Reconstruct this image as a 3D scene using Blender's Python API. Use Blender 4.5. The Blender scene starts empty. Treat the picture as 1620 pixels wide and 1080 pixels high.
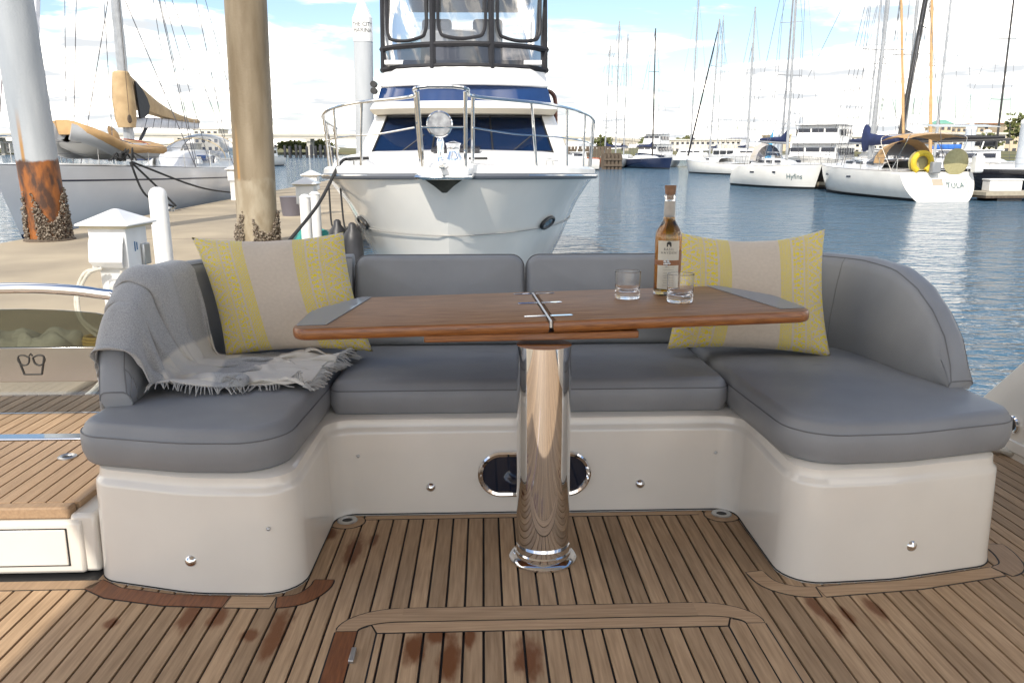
import bpy, bmesh, math, random
import numpy as np
from mathutils import Vector, Matrix, Euler
random.seed(7); rng = np.random.default_rng(7)
R = math.radians
scene = bpy.context.scene
col = scene.collection

# ------------------------------------------------------------------ camera
F = 1250.0; H = 1.13; PITCH = 13.57; YAW = 2.05; TILT = 1.6
cd = bpy.data.cameras.new('camera'); cam = bpy.data.objects.new('camera', cd); col.objects.link(cam)
cd.sensor_width = 36.0; cd.lens = F / 1620 * 36.0; cd.clip_start = 0.05; cd.clip_end = 6000
cam.location = (0, 0, H); cam.rotation_euler = (R(90 - PITCH), 0, R(-YAW))
scene.camera = cam

# ------------------------------------------------------------------ sky
SUN_EL = 40.0; SUN_AZ = 199.0      # the sun stands behind the camera, a little to its left
w = bpy.data.worlds.new('World'); scene.world = w; w.use_nodes = True
nt = w.node_tree; nt.nodes.clear()
def wn(t, **k):
    n = nt.nodes.new(t)
    for a, b in k.items(): setattr(n, a, b)
    return n
def wl(a, b): nt.links.new(a, b)
def wmath(op, a, b=None, clamp=False):
    n = wn('ShaderNodeMath', operation=op, use_clamp=clamp)
    for i, v in enumerate((a, b)):
        if v is None: continue
        if hasattr(v, 'links'): wl(v, n.inputs[i])
        else: n.inputs[i].default_value = v
    return n.outputs[0]
sky = wn('ShaderNodeTexSky', sky_type='NISHITA', sun_disc=False)
sky.sun_elevation = R(SUN_EL); sky.sun_rotation = R(SUN_AZ); sky.air_density = 1.0; sky.dust_density = 0.6; sky.ozone_density = 1.5
tc = wn('ShaderNodeTexCoord'); sp = wn('ShaderNodeSeparateXYZ'); wl(tc.outputs['Generated'], sp.inputs[0])
zc = wmath('ADD', wmath('MAXIMUM', sp.outputs[2], 0.0), 0.10)
cb = wn('ShaderNodeCombineXYZ')
wl(wmath('DIVIDE', sp.outputs[0], zc), cb.inputs[0]); wl(wmath('DIVIDE', sp.outputs[1], zc), cb.inputs[1])
n1 = wn('ShaderNodeTexNoise'); n1.inputs['Scale'].default_value = 0.62; n1.inputs['Detail'].default_value = 7; n1.inputs['Roughness'].default_value = 0.55
n1.inputs['Distortion'].default_value = 0.5
wl(cb.outputs[0], n1.inputs['Vector'])
n2 = wn('ShaderNodeTexNoise'); n2.inputs['Scale'].default_value = 2.3; n2.inputs['Detail'].default_value = 6
wl(cb.outputs[0], n2.inputs['Vector'])
low = wmath('MULTIPLY', wmath('SUBTRACT', 0.115, sp.outputs[2], clamp=True), 1.6)      # clouds bank up towards the horizon
cl = wn('ShaderNodeMapRange', interpolation_type='SMOOTHSTEP')
wl(wmath('ADD', n1.outputs['Fac'], low), cl.inputs[0]); cl.inputs[1].default_value = 0.47; cl.inputs[2].default_value = 0.60
n2r = wn('ShaderNodeMapRange', interpolation_type='SMOOTHSTEP'); wl(n2.outputs['Fac'], n2r.inputs[0]); n2r.inputs[1].default_value = 0.36; n2r.inputs[2].default_value = 0.58
mixc = wn('ShaderNodeMix', data_type='RGBA'); wl(n2r.outputs[0], mixc.inputs[0])
mixc.inputs[6].default_value = (0.40, 0.415, 0.43, 1); mixc.inputs[7].default_value = (1.62, 1.50, 1.34, 1)
SKY_K = 0.08
bs = wn('ShaderNodeVectorMath', operation='SCALE'); wl(sky.outputs[0], bs.inputs[0]); bs.inputs['Scale'].default_value = SKY_K
cs = wn('ShaderNodeVectorMath', operation='SCALE'); wl(mixc.outputs[2], cs.inputs[0]); cs.inputs['Scale'].default_value = 0.95
mx = wn('ShaderNodeMix', data_type='RGBA')
wl(cl.outputs[0], mx.inputs[0]); wl(bs.outputs[0], mx.inputs[6]); wl(cs.outputs[0], mx.inputs[7])
bg = wn('ShaderNodeBackground'); wl(mx.outputs[2], bg.inputs[0]); bg.inputs[1].default_value = 1.0
wo = wn('ShaderNodeOutputWorld'); wl(bg.outputs[0], wo.inputs[0])

# ------------------------------------------------------------------ sun, exposure
sl = bpy.data.lights.new('sun', 'SUN'); sl.energy = 2.0; sl.angle = R(0.6); sl.color = (1.0, 0.93, 0.82)
so = bpy.data.objects.new('sun', sl); col.objects.link(so)
az = R(SUN_AZ); sdir = Vector((math.sin(az) * math.cos(R(SUN_EL)), math.cos(az) * math.cos(R(SUN_EL)), math.sin(R(SUN_EL))))
so.rotation_euler = sdir.to_track_quat('Z', 'Y').to_euler(); so.location = (-5, -10, 12)
vs = scene.view_settings; vs.view_transform = 'Standard'; vs.look = 'None'; vs.exposure = 1.2; vs.gamma = 1.0
cy = scene.cycles; cy.use_denoising = True; cy.max_bounces = 16; cy.transmission_bounces = 16; cy.transparent_max_bounces = 24; cy.glossy_bounces = 6; cy.diffuse_bounces = 5; cy.blur_glossy = 0.6; cy.sample_clamp_indirect = 8
scene.render.resolution_x = 1024; scene.render.resolution_y = 682

# ------------------------------------------------------------------ pixel helpers (a pixel gives a direction; distance comes from what a thing touches)
def _ray(px, py, pitch):
    p = R(pitch); y = R(YAW)
    f = Vector((math.sin(y) * math.cos(p), math.cos(y) * math.cos(p), -math.sin(p))); r = Vector((math.cos(y), -math.sin(y), 0)); u = r.cross(f)
    return f + r * ((px - 810) / F) + u * ((540 - py) / F)
CAM = Vector((0, 0, H))
def WZ(px, py, z): d = _ray(px, py, PITCH); return CAM + d * ((z - H) / d.z)
def WY(px, py, y): d = _ray(px, py, PITCH); return CAM + d * (y / d.y)
def BZ(px, py, z): d = _ray(px, py, PITCH - TILT); return CAM + d * ((z - H) / d.z)
def BY(px, py, y): d = _ray(px, py, PITCH - TILT); return CAM + d * (y / d.y)
def BX(px, py, x): d = _ray(px, py, PITCH - TILT); return CAM + d * (x / d.x)
DOCK = -0.62; SEA = -1.12
BOAT = []                                             # things on our own yacht, tilted with it at the end
T_BOAT = Matrix.Rotation(R(-TILT), 4, 'X')
T_BOAT = Matrix.Translation(CAM) @ T_BOAT @ Matrix.Translation(-CAM)

# ------------------------------------------------------------------ materials
MATS = {}
def pm(name, c1, c2=None, rough=0.5, metal=0.0, ns=6.0, stretch=(1, 1, 1), bump=0.0, bs=80.0, bstretch=None, coat=0.0, ior=1.5, trans=0.0, spec=0.5, rvar=0.0, alpha=1.0, orand=0.0, lo=0.35, hi=0.65, detail=5, sheen=0.0):
    m = bpy.data.materials.new(name); m.use_nodes = True; t = m.node_tree; b = t.nodes['Principled BSDF']
    MATS[name] = m
    b.inputs['Base Color'].default_value = (*c1, 1); b.inputs['Roughness'].default_value = rough; b.inputs['Metallic'].default_value = metal
    b.inputs['Coat Weight'].default_value = coat; b.inputs['Coat Roughness'].default_value = 0.06; b.inputs['IOR'].default_value = ior
    b.inputs['Transmission Weight'].default_value = trans; b.inputs['Specular IOR Level'].default_value = spec; b.inputs['Alpha'].default_value = alpha
    if sheen: b.inputs['Sheen Weight'].default_value = sheen
    L = t.links.new
    if c2 is not None or bump or rvar or orand:
        tcn = t.nodes.new('ShaderNodeTexCoord'); src = tcn.outputs['Object']
        oi = t.nodes.new('ShaderNodeObjectInfo')
        ad = t.nodes.new('ShaderNodeVectorMath'); ad.operation = 'ADD'
        sc_ = t.nodes.new('ShaderNodeMath'); sc_.operation = 'MULTIPLY'; sc_.inputs[1].default_value = 37.0 if orand else 0.0
        L(oi.outputs['Random'], sc_.inputs[0]); cbn = t.nodes.new('ShaderNodeCombineXYZ')
        for k in range(3): L(sc_.outputs[0], cbn.inputs[k])
        L(src, ad.inputs[0]); L(cbn.outputs[0], ad.inputs[1]); src = ad.outputs[0]
        mp = t.nodes.new('ShaderNodeMapping'); mp.inputs['Scale'].default_value = stretch; L(src, mp.inputs[0])
        no = t.nodes.new('ShaderNodeTexNoise'); no.inputs['Scale'].default_value = ns; no.inputs['Detail'].default_value = detail; L(mp.outputs[0], no.inputs['Vector'])
        mr = t.nodes.new('ShaderNodeMapRange'); mr.inputs[1].default_value = lo; mr.inputs[2].default_value = hi; L(no.outputs['Fac'], mr.inputs[0])
        fac = mr.outputs[0]
        if c2 is not None:
            mi = t.nodes.new('ShaderNodeMix'); mi.data_type = 'RGBA'; L(fac, mi.inputs[0]); mi.inputs[6].default_value = (*c1, 1); mi.inputs[7].default_value = (*c2, 1)
            out = mi.outputs[2]
            if orand:
                hs = t.nodes.new('ShaderNodeHueSaturation'); L(out, hs.inputs['Color'])
                mr2 = t.nodes.new('ShaderNodeMapRange'); mr2.inputs[3].default_value = 1 - orand; mr2.inputs[4].default_value = 1 + orand; L(oi.outputs['Random'], mr2.inputs[0]); L(mr2.outputs[0], hs.inputs['Value'])
                out = hs.outputs[0]
            L(out, b.inputs['Base Color']); m['out'] = 1
        if rvar:
            ma = t.nodes.new('ShaderNodeMapRange'); ma.inputs[3].default_value = rough - rvar; ma.inputs[4].default_value = rough + rvar; L(no.outputs['Fac'], ma.inputs[0]); L(ma.outputs[0], b.inputs['Roughness'])
        if bump:
            n3 = t.nodes.new('ShaderNodeTexNoise'); n3.inputs['Scale'].default_value = bs; n3.inputs['Detail'].default_value = 4
            if bstretch:
                m3 = t.nodes.new('ShaderNodeMapping'); m3.inputs['Scale'].default_value = bstretch; L(src, m3.inputs[0]); L(m3.outputs[0], n3.inputs['Vector'])
            else: L(src, n3.inputs['Vector'])
            bu = t.nodes.new('ShaderNodeBump'); bu.inputs['Strength'].default_value = bump; bu.inputs['Distance'].default_value = 0.02
            L(n3.outputs['Fac'], bu.inputs['Height']); L(bu.outputs[0], b.inputs['Normal'])
    return m

gel   = pm('gelcoat', (0.76, 0.71, 0.63), (0.71, 0.66, 0.585), rough=0.16, ns=3, coat=0.5, rvar=0.05)
white = pm('white_paint', (0.80, 0.80, 0.79), (0.74, 0.73, 0.71), rough=0.28, ns=5, coat=0.2)
hullw = pm('hull_white', (0.80, 0.775, 0.72), (0.75, 0.725, 0.67), rough=0.12, ns=1.5, coat=0.4)
hullg = pm('hull_pale', (0.74, 0.74, 0.75), (0.69, 0.69, 0.70), rough=0.18, ns=1.2, coat=0.3)
vinyl = pm('grey_vinyl', (0.268, 0.273, 0.282), (0.228, 0.233, 0.242), rough=0.46, ns=4, bump=0.12, bs=420, rvar=0.06)
pipe_m = pm('dark_piping', (0.15, 0.15, 0.155), rough=0.55)
chrome = pm('chrome', (0.82, 0.82, 0.82), rough=0.035, metal=1.0)
steel = pm('stainless', (0.72, 0.72, 0.71), (0.62, 0.62, 0.60), rough=0.12, metal=1.0, ns=20)
satin = pm('satin_metal', (0.55, 0.55, 0.54), rough=0.35, metal=1.0)
black = pm('black_plastic', (0.012, 0.012, 0.013), (0.03, 0.03, 0.03), rough=0.5, ns=9)
caulk = pm('caulk', (0.008, 0.008, 0.009), rough=0.6)
rope_b = pm('black_rope', (0.015, 0.015, 0.016), (0.04, 0.04, 0.04), rough=0.85, ns=60, bump=0.6, bs=160)
rope_w = pm('white_rope', (0.62, 0.58, 0.50), (0.48, 0.45, 0.38), rough=0.8, ns=30, bump=0.4, bs=150)
teak_t = pm('varnished_teak', (0.36, 0.135, 0.034), (0.20, 0.068, 0.018), rough=0.30, ns=5, stretch=(3, 60, 60), coat=0.35, bump=0.05, bs=30, bstretch=(2, 60, 60))
teak_top = pm('table_teak', (0.43, 0.235, 0.11), (0.20, 0.10, 0.045), rough=0.5, spec=.25, ns=4, stretch=(2, 45, 45), bump=0.12, bs=14, bstretch=(3, 70, 70), lo=0.3, hi=0.7)
tan_c = pm('tan_canvas', (0.52, 0.33, 0.15), (0.42, 0.26, 0.12), rough=0.8, ns=3, bump=0.4, bs=7)
tan_d = pm('tan_sailcover', (0.50, 0.36, 0.20), (0.40, 0.28, 0.15), rough=0.8, ns=3, bump=0.5, bs=6)
navy_c = pm('navy_canvas', (0.012, 0.022, 0.075), (0.018, 0.03, 0.10), rough=0.75, ns=3, bump=0.4, bs=8)
blk_c = pm('black_canvas', (0.008, 0.008, 0.011), (0.014, 0.014, 0.018), rough=0.6, ns=4, bump=0.3, bs=12)
alu = pm('mast_aluminium', (0.40, 0.41, 0.42), (0.32, 0.33, 0.34), rough=0.4, metal=0.3, ns=4)
carbon = pm('carbon_mast', (0.02, 0.02, 0.022), (0.045, 0.04, 0.036), rough=0.3, ns=3)
wire = pm('rigging_wire', (0.12, 0.12, 0.13), rough=0.4, metal=0.5)
glass_dk = pm('tinted_window', (0.01, 0.015, 0.03), rough=0.04, coat=0.6)
blue_win = pm('blue_window_film', (0.012, 0.035, 0.115), (0.016, 0.045, 0.14), rough=0.05, ns=2, coat=0.6)
sail_w = pm('white_sailcloth', (0.72, 0.73, 0.76), (0.62, 0.63, 0.67), rough=0.7, ns=5, bump=0.4, bs=10)
dockm = pm('dock_concrete', (0.45, 0.375, 0.265), (0.27, 0.225, 0.165), rough=0.9, ns=0.55, bump=0.35, bs=70, detail=10, lo=0.3, hi=0.72)
wood_old = pm('weathered_timber', (0.13, 0.10, 0.07), (0.08, 0.06, 0.045), rough=0.9, ns=4, stretch=(4, 4, 1), bump=0.6, bs=12)
beige = pm('beige_stucco', (0.62, 0.52, 0.38), (0.56, 0.46, 0.33), rough=0.9, ns=.2)
concrete = pm('pale_concrete', (0.55, 0.51, 0.43), (0.47, 0.44, 0.38), rough=0.9, ns=.15)
cream = pm('cream_wall', (0.70, 0.66, 0.58), (0.64, 0.60, 0.53), rough=0.9, ns=.2)
green_roof = pm('copper_roof', (0.20, 0.42, 0.33), (0.16, 0.36, 0.28), rough=0.6, ns=.5)
leaf = pm('foliage', (0.065, 0.085, 0.022), (0.12, 0.12, 0.03), rough=0.7, ns=.8)
bark = pm('bark', (0.10, 0.07, 0.05), (0.07, 0.05, 0.035), rough=0.9, ns=3)
yellow = pm('yellow_foam', (0.72, 0.52, 0.03), (0.62, 0.42, 0.03), rough=0.6, ns=9)
khaki = pm('khaki_cover', (0.42, 0.38, 0.20), (0.36, 0.32, 0.16), rough=0.8, ns=9)
red_m = pm('red_paint', (0.30, 0.05, 0.03), (0.24, 0.05, 0.03), rough=0.5)
orange_m = pm('orange_paint', (0.50, 0.12, 0.03), (0.40, 0.10, 0.03), rough=0.5)
navy_h = pm('navy_hull', (0.012, 0.02, 0.055), (0.018, 0.028, 0.07), rough=0.12, ns=1, coat=0.4)
blk_h = pm('black_hull', (0.008, 0.008, 0.011), (0.012, 0.012, 0.016), rough=0.10, ns=1, coat=0.5)
flag_b = pm('blue_flag', (0.03, 0.16, 0.42), (0.10, 0.42, 0.60), rough=0.8, ns=3)
teal_h = pm('teal_hose', (0.02, 0.26, 0.24), (0.03, 0.32, 0.28), rough=0.5, ns=20)
blue_c = pm('blue_canvas', (0.02, 0.12, 0.45), (0.03, 0.15, 0.5), rough=0.7, ns=3)
cork = pm('cork', (0.30, 0.17, 0.10), (0.22, 0.12, 0.07), rough=0.8, ns=90)
ink = pm('ink', (0.03, 0.028, 0.025), rough=0.7)
paper = pm('label_paper', (0.66, 0.62, 0.52), (0.60, 0.56, 0.47), rough=0.75, ns=30)
copper_l = pm('copper_band', (0.30, 0.12, 0.045), (0.24, 0.09, 0.035), rough=0.45, ns=40)
grey_pvc = pm('fender_black', (0.02, 0.02, 0.022), (0.035, 0.035, 0.04), rough=0.45, ns=6)
wet_t = pm('wet_teak', (0.235, 0.080, 0.022), (0.15, 0.048, 0.013), rough=0.42, ns=5, stretch=(40, 3, 40), bump=0.1, bs=20, bstretch=(60, 2, 60))
pile_blk = pm('dark_pile', (0.03, 0.03, 0.035), (0.05, 0.05, 0.055), rough=0.7, ns=1)
lampsh = pm('lamp_shade', (0.62, 0.55, 0.42), rough=0.8)
interior = pm('cabin_interior', (0.34, 0.25, 0.16), (0.24, 0.17, 0.11), rough=0.7, ns=1.5)
green_mat = pm('wet_grating', (0.10, 0.14, 0.12), (0.06, 0.09, 0.08), rough=0.6, ns=40)
outboard = pm('outboard_grey', (0.25, 0.26, 0.27), rough=0.4)

def glass_mat(name, color, rough=0.0, ior=1.5):
    m = bpy.data.materials.new(name); m.use_nodes = True; b = m.node_tree.nodes['Principled BSDF']
    b.inputs['Base Color'].default_value = (*color, 1); b.inputs['Transmission Weight'].default_value = 1.0
    b.inputs['Roughness'].default_value = rough; b.inputs['IOR'].default_value = ior
    return m
glass = glass_mat('clear_glass', (1.0, 1.0, 1.0)); whiskey = glass_mat('whiskey', (0.50, 0.215, 0.002), ior=1.36); 
def pane_mat(name, tint, refl=0.12, opac=0.0, opc=(0.5, 0.5, 0.5)):
    # thin pane: tinted see-through mixed with a mirror reflection by facing angle
    m = bpy.data.materials.new(name); m.use_nodes = True; t = m.node_tree; t.nodes.clear(); L = t.links.new
    tr = t.nodes.new('ShaderNodeBsdfTransparent'); tr.inputs[0].default_value = (*tint, 1)
    gl = t.nodes.new('ShaderNodeBsdfGlossy'); gl.inputs['Roughness'].default_value = 0.03
    fr = t.nodes.new('ShaderNodeFresnel'); fr.inputs[0].default_value = 1.5
    a = t.nodes.new('ShaderNodeMath'); a.operation = 'ADD'; a.use_clamp = True; a.inputs[1].default_value = refl - 0.04; L(fr.outputs[0], a.inputs[0])
    mi = t.nodes.new('ShaderNodeMixShader'); L(a.outputs[0], mi.inputs[0]); L(tr.outputs[0], mi.inputs[1]); L(gl.outputs[0], mi.inputs[2])
    out = mi.outputs[0]
    if opac:
        di = t.nodes.new('ShaderNodeBsdfDiffuse'); di.inputs[0].default_value = (*opc, 1)
        m2 = t.nodes.new('ShaderNodeMixShader'); m2.inputs[0].default_value = opac; L(out, m2.inputs[1]); L(di.outputs[0], m2.inputs[2]); out = m2.outputs[0]
    o = t.nodes.new('ShaderNodeOutputMaterial'); L(out, o.inputs[0]); return m
gate_glass = pane_mat('smoked_gate_glass', (0.42, 0.43, 0.38), 0.06)
clear_pane = pane_mat('clear_pane', (0.86, 0.87, 0.86), 0.05)
vinyl_clear = pane_mat('clear_vinyl', (0.62, 0.63, 0.64), 0.12, 0.10, (0.55, 0.56, 0.58))
smoke_vinyl = pane_mat('smoked_vinyl', (0.20, 0.20, 0.22), 0.12, 0.40, (0.06, 0.06, 0.07))
blue_pane = pane_mat('blue_windshield', (0.60, 0.62, 0.66), 0.045, 0.13, (0.022, 0.075, 0.23))
tray_m = pane_mat('acrylic_tray', (0.75, 0.77, 0.80), 0.10, 0.6, (0.44, 0.44, 0.44))

# deck teak with wet stains of fixed shape
def teak_deck():
    m = pm('deck_teak', (0.50, 0.345, 0.212), (0.32, 0.21, 0.122), spec=.22, rough=0.62, ns=3.2, stretch=(40, 2.2, 40), bump=0.12, bs=9, bstretch=(110, 3, 110), orand=0.17, lo=0.28, hi=0.72)
    t = m.node_tree; b = t.nodes['Principled BSDF']; L = t.links.new
    src = b.inputs['Base Color'].links[0].from_socket
    tcn = t.nodes.new('ShaderNodeTexCoord'); nz = t.nodes.new('ShaderNodeTexNoise'); nz.inputs['Scale'].default_value = 26; nz.inputs['Detail'].default_value = 5
    mpn = t.nodes.new('ShaderNodeMapping'); mpn.inputs['Scale'].default_value = (1.6, .5, 1); L(tcn.outputs['Object'], mpn.inputs[0]); L(mpn.outputs[0], nz.inputs['Vector'])
    pos = tcn.outputs['Object']
    px = [(300, 975, .030, .075), (345, 975, .028, .06), (437, 1000, .03, .13), (455, 850, .02, .05), (560, 870, .03, .10), (590, 855, .016, .05),
          (910, 968, .05, .018), (1290, 960, .022, .075), (1318, 985, .020, .07), (1340, 975, .016, .05), (1385, 965, .022, .06), (655, 1025, .035, .075),
          (710, 1040, .03, .11), (690, 1005, .03, .05), (835, 1040, .035, .10), (740, 1010, .02, .05), (175, 985, .02, .03), (520, 845, .03, .05), (665, 990, .02, .012), (395, 1005, .03, .03)]
    acc = None
    for (x, y, sx, sy) in px:
        c = BZ(x, y, 0)
        s1 = t.nodes.new('ShaderNodeVectorMath'); s1.operation = 'SUBTRACT'; L(pos, s1.inputs[0]); s1.inputs[1].default_value = (c.x, c.y, 0)
        s2 = t.nodes.new('ShaderNodeVectorMath'); s2.operation = 'MULTIPLY'; L(s1.outputs[0], s2.inputs[0]); s2.inputs[1].default_value = (1 / sx, 1 / sy, 0)
        s3 = t.nodes.new('ShaderNodeVectorMath'); s3.operation = 'LENGTH'; L(s2.outputs[0], s3.inputs[0])
        if acc is None: acc = s3.outputs['Value']
        else:
            mn = t.nodes.new('ShaderNodeMath'); mn.operation = 'MINIMUM'; L(acc, mn.inputs[0]); L(s3.outputs['Value'], mn.inputs[1]); acc = mn.outputs[0]
    ad = t.nodes.new('ShaderNodeMath'); ad.operation = 'MULTIPLY_ADD'; L(nz.outputs['Fac'], ad.inputs[0]); ad.inputs[1].default_value = 1.5; L(acc, ad.inputs[2])
    mr = t.nodes.new('ShaderNodeMapRange'); mr.interpolation_type = 'SMOOTHSTEP'; mr.inputs[1].default_value = 1.95; mr.inputs[2].default_value = 1.20; L(ad.outputs[0], mr.inputs[0])
    mi = t.nodes.new('ShaderNodeMix'); mi.data_type = 'RGBA'; L(mr.outputs[0], mi.inputs[0]); L(src, mi.inputs[6]); mi.inputs[7].default_value = (0.175, 0.066, 0.022, 1)
    L(mi.outputs[2], b.inputs['Base Color'])
    r2 = t.nodes.new('ShaderNodeMapRange'); r2.inputs[3].default_value = 0.62; r2.inputs[4].default_value = 0.33; L(mr.outputs[0], r2.inputs[0]); L(r2.outputs[0], b.inputs['Roughness'])
    return m
teak = teak_deck()
teak_plain = pm('pale_teak', (0.40, 0.265, 0.155), (0.29, 0.185, 0.105), rough=0.55, ns=3.2, stretch=(40, 2.2, 40), bump=0.2, bs=9, bstretch=(110, 3, 110), orand=0.10, lo=0.28, hi=0.72)
teak_x = pm('crosswise_teak', (0.53, 0.365, 0.228), (0.37, 0.243, 0.145), spec=.22, rough=0.6, ns=3.2, stretch=(2.2, 40, 40), bump=0.12, bs=9, bstretch=(3, 110, 110), orand=0.12, lo=0.28, hi=0.72)

def water_mat():
    m = bpy.data.materials.new('harbour_water'); m.use_nodes = True; t = m.node_tree; b = t.nodes['Principled BSDF']; L = t.links.new
    b.inputs['Base Color'].default_value = (0.055, 0.115, 0.175, 1); b.inputs['Roughness'].default_value = 0.07; b.inputs['IOR'].default_value = 1.33
    tcn = t.nodes.new('ShaderNodeTexCoord'); hs = []
    for sc_, st, wgt, de in ((0.5, (0.55, 1.0, 1), 0.50, 3), (1.6, (0.5, 1.0, 1), 0.55, 3), (3.6, (0.55, 1, 1), 0.62, 3), (9.0, (0.6, 1, 1), 0.14, 3), (0.08, (1, 1, 1), 0.9, 2)):
        mp = t.nodes.new('ShaderNodeMapping'); mp.inputs['Scale'].default_value = st; mp.inputs['Rotation'].default_value = (0, 0, 0.22); L(tcn.outputs['Object'], mp.inputs[0])
        n = t.nodes.new('ShaderNodeTexNoise'); n.inputs['Scale'].default_value = sc_; n.inputs['Detail'].default_value = de; n.inputs['Distortion'].default_value = 0.6; L(mp.outputs[0], n.inputs['Vector'])
        a = t.nodes.new('ShaderNodeMath'); a.operation = 'MULTIPLY'; a.inputs[1].default_value = wgt; L(n.outputs['Fac'], a.inputs[0]); hs.append(a.outputs[0])
    s = hs[0]
    for h in hs[1:]:
        a = t.nodes.new('ShaderNodeMath'); a.operation = 'ADD'; L(s, a.inputs[0]); L(h, a.inputs[1]); s = a.outputs[0]
    bu = t.nodes.new('ShaderNodeBump'); bu.inputs['Strength'].default_value = 1.0; bu.inputs['Distance'].default_value = 0.44; L(s, bu.inputs['Height']); L(bu.outputs[0], b.inputs['Normal'])
    return m
water = water_mat()

# steel pile: pale paint above, rust below a ragged line
def pile_mat(name, paint1, paint2, low1, low2, zline, rag, streak):
    m = pm(name, paint1, paint2, rough=0.6, ns=1.2, stretch=(2, 2, .35), bump=0.3, bs=25)
    t = m.node_tree; b = t.nodes['Principled BSDF']; L = t.links.new; src = b.inputs['Base Color'].links[0].from_socket
    tcn = t.nodes.new('ShaderNodeTexCoord'); s = t.nodes.new('ShaderNodeSeparateXYZ'); L(tcn.outputs['Object'], s.inputs[0])
    n = t.nodes.new('ShaderNodeTexNoise'); n.inputs['Scale'].default_value = 3.0; n.inputs['Detail'].default_value = 6; L(tcn.outputs['Object'], n.inputs['Vector'])
    a = t.nodes.new('ShaderNodeMath'); a.operation = 'MULTIPLY_ADD'; L(n.outputs['Fac'], a.inputs[0]); a.inputs[1].default_value = rag; L(s.outputs[2], a.inputs[2])
    mr = t.nodes.new('ShaderNodeMapRange'); mr.inputs[1].default_value = zline + rag * .5 + .03; mr.inputs[2].default_value = zline + rag * .5 - .03; L(a.outputs[0], mr.inputs[0])
    n2 = t.nodes.new('ShaderNodeTexNoise'); n2.inputs['Scale'].default_value = 5.0; n2.inputs['Detail'].default_value = 8
    mp = t.nodes.new('ShaderNodeMapping'); mp.inputs['Scale'].default_value = (1.4, 1.4, .5); L(tcn.outputs['Object'], mp.inputs[0]); L(mp.outputs[0], n2.inputs['Vector'])
    m2 = t.nodes.new('ShaderNodeMix'); m2.data_type = 'RGBA'; m2.inputs[6].default_value = (*low1, 1); m2.inputs[7].default_value = (*low2, 1)
    r2 = t.nodes.new('ShaderNodeMapRange'); r2.inputs[1].default_value = .4; r2.inputs[2].default_value = .6; L(n2.outputs['Fac'], r2.inputs[0]); L(r2.outputs[0], m2.inputs[0])
    # rust streak running down the paint
    at = t.nodes.new('ShaderNodeMath'); at.operation = 'ARCTAN2'; L(s.outputs[1], at.inputs[0]); L(s.outputs[0], at.inputs[1])
    d = t.nodes.new('ShaderNodeMath'); d.operation = 'SUBTRACT'; L(at.outputs[0], d.inputs[0]); d.inputs[1].default_value = streak
    d2 = t.nodes.new('ShaderNodeMath'); d2.operation = 'ABSOLUTE'; L(d.outputs[0], d2.inputs[0])
    r3 = t.nodes.new('ShaderNodeMapRange'); r3.inputs[1].default_value = .13; r3.inputs[2].default_value = .05; L(d2.outputs[0], r3.inputs[0])
    r4 = t.nodes.new('ShaderNodeMapRange'); r4.inputs[1].default_value = zline + 1.0; r4.inputs[2].default_value = zline + .3; L(s.outputs[2], r4.inputs[0])
    mu = t.nodes.new('ShaderNodeMath'); mu.operation = 'MULTIPLY'; L(r3.outputs[0], mu.inputs[0]); L(r4.outputs[0], mu.inputs[1])
    m0 = t.nodes.new('ShaderNodeMix'); m0.data_type = 'RGBA'; L(mu.outputs[0], m0.inputs[0]); L(src, m0.inputs[6]); m0.inputs[7].default_value = (0.36, 0.20, 0.07, 1)
    mi = t.nodes.new('ShaderNodeMix'); mi.data_type = 'RGBA'; L(mr.outputs[0], mi.inputs[0]); L(m0.outputs[2], mi.inputs[6]); L(m2.outputs[2], mi.inputs[7]); L(mi.outputs[2], b.inputs['Base Color'])
    return m

# ------------------------------------------------------------------ mesh builder
def rot_to(d):
    return Vector(d).normalized().to_track_quat('Z', 'Y').to_matrix()
def catmull(pts, n=6, closed=False):
    P = [Vector(p) for p in pts]; out = []
    N = len(P); rngi = range(N if closed else N - 1)
    for i in rngi:
        p0 = P[(i - 1) % N] if closed or i > 0 else P[0] * 2 - P[1]; p1 = P[i]; p2 = P[(i + 1) % N]
        p3 = P[(i + 2) % N] if closed or i + 2 < N else P[-1] * 2 - P[-2]
        for k in range(n):
            t = k / n
            out.append(0.5 * ((2 * p1) + (p2 - p0) * t + (2 * p0 - 5 * p1 + 4 * p2 - p3) * t * t + (3 * p1 - p0 - 3 * p2 + p3) * t ** 3))
    if not closed: out.append(P[-1].copy())
    return out
def round_poly(pts, n=6):
    """pts: (x, y, r); rounds every corner by its radius, returns a dense outline"""
    out = []; N = len(pts)
    for i, p in enumerate(pts):
        c = Vector(p[:2]); r = p[2] if len(p) > 2 else 0
        a = Vector(pts[i - 1][:2]); b = Vector(pts[(i + 1) % N][:2])
        if r <= 0: out.append(c); continue
        u = (a - c).normalized(); v = (b - c).normalized(); ang = math.acos(max(-1, min(1, u.dot(v))))
        t = min(r / math.tan(ang / 2), (a - c).length * .49, (b - c).length * .49); r2 = t * math.tan(ang / 2)
        cen = c + (u + v).normalized() * (r2 / math.sin(ang / 2)); s = c + u * t; e = c + v * t
        a0 = math.atan2(s.y - cen.y, s.x - cen.x); a1 = math.atan2(e.y - cen.y, e.x - cen.x)
        da = (a1 - a0 + math.pi) % (2 * math.pi) - math.pi
        for k in range(n + 1):
            th = a0 + da * k / n; out.append(cen + Vector((math.cos(th), math.sin(th))) * r2)
    return out
def dense(poly, step):
    out = []
    for i, p in enumerate(poly):
        q = poly[(i + 1) % len(poly)]; L_ = (q - p).length; k = max(1, int(L_ / step))
        for j in range(k): out.append(p.lerp(q, j / k))
    return out
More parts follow.
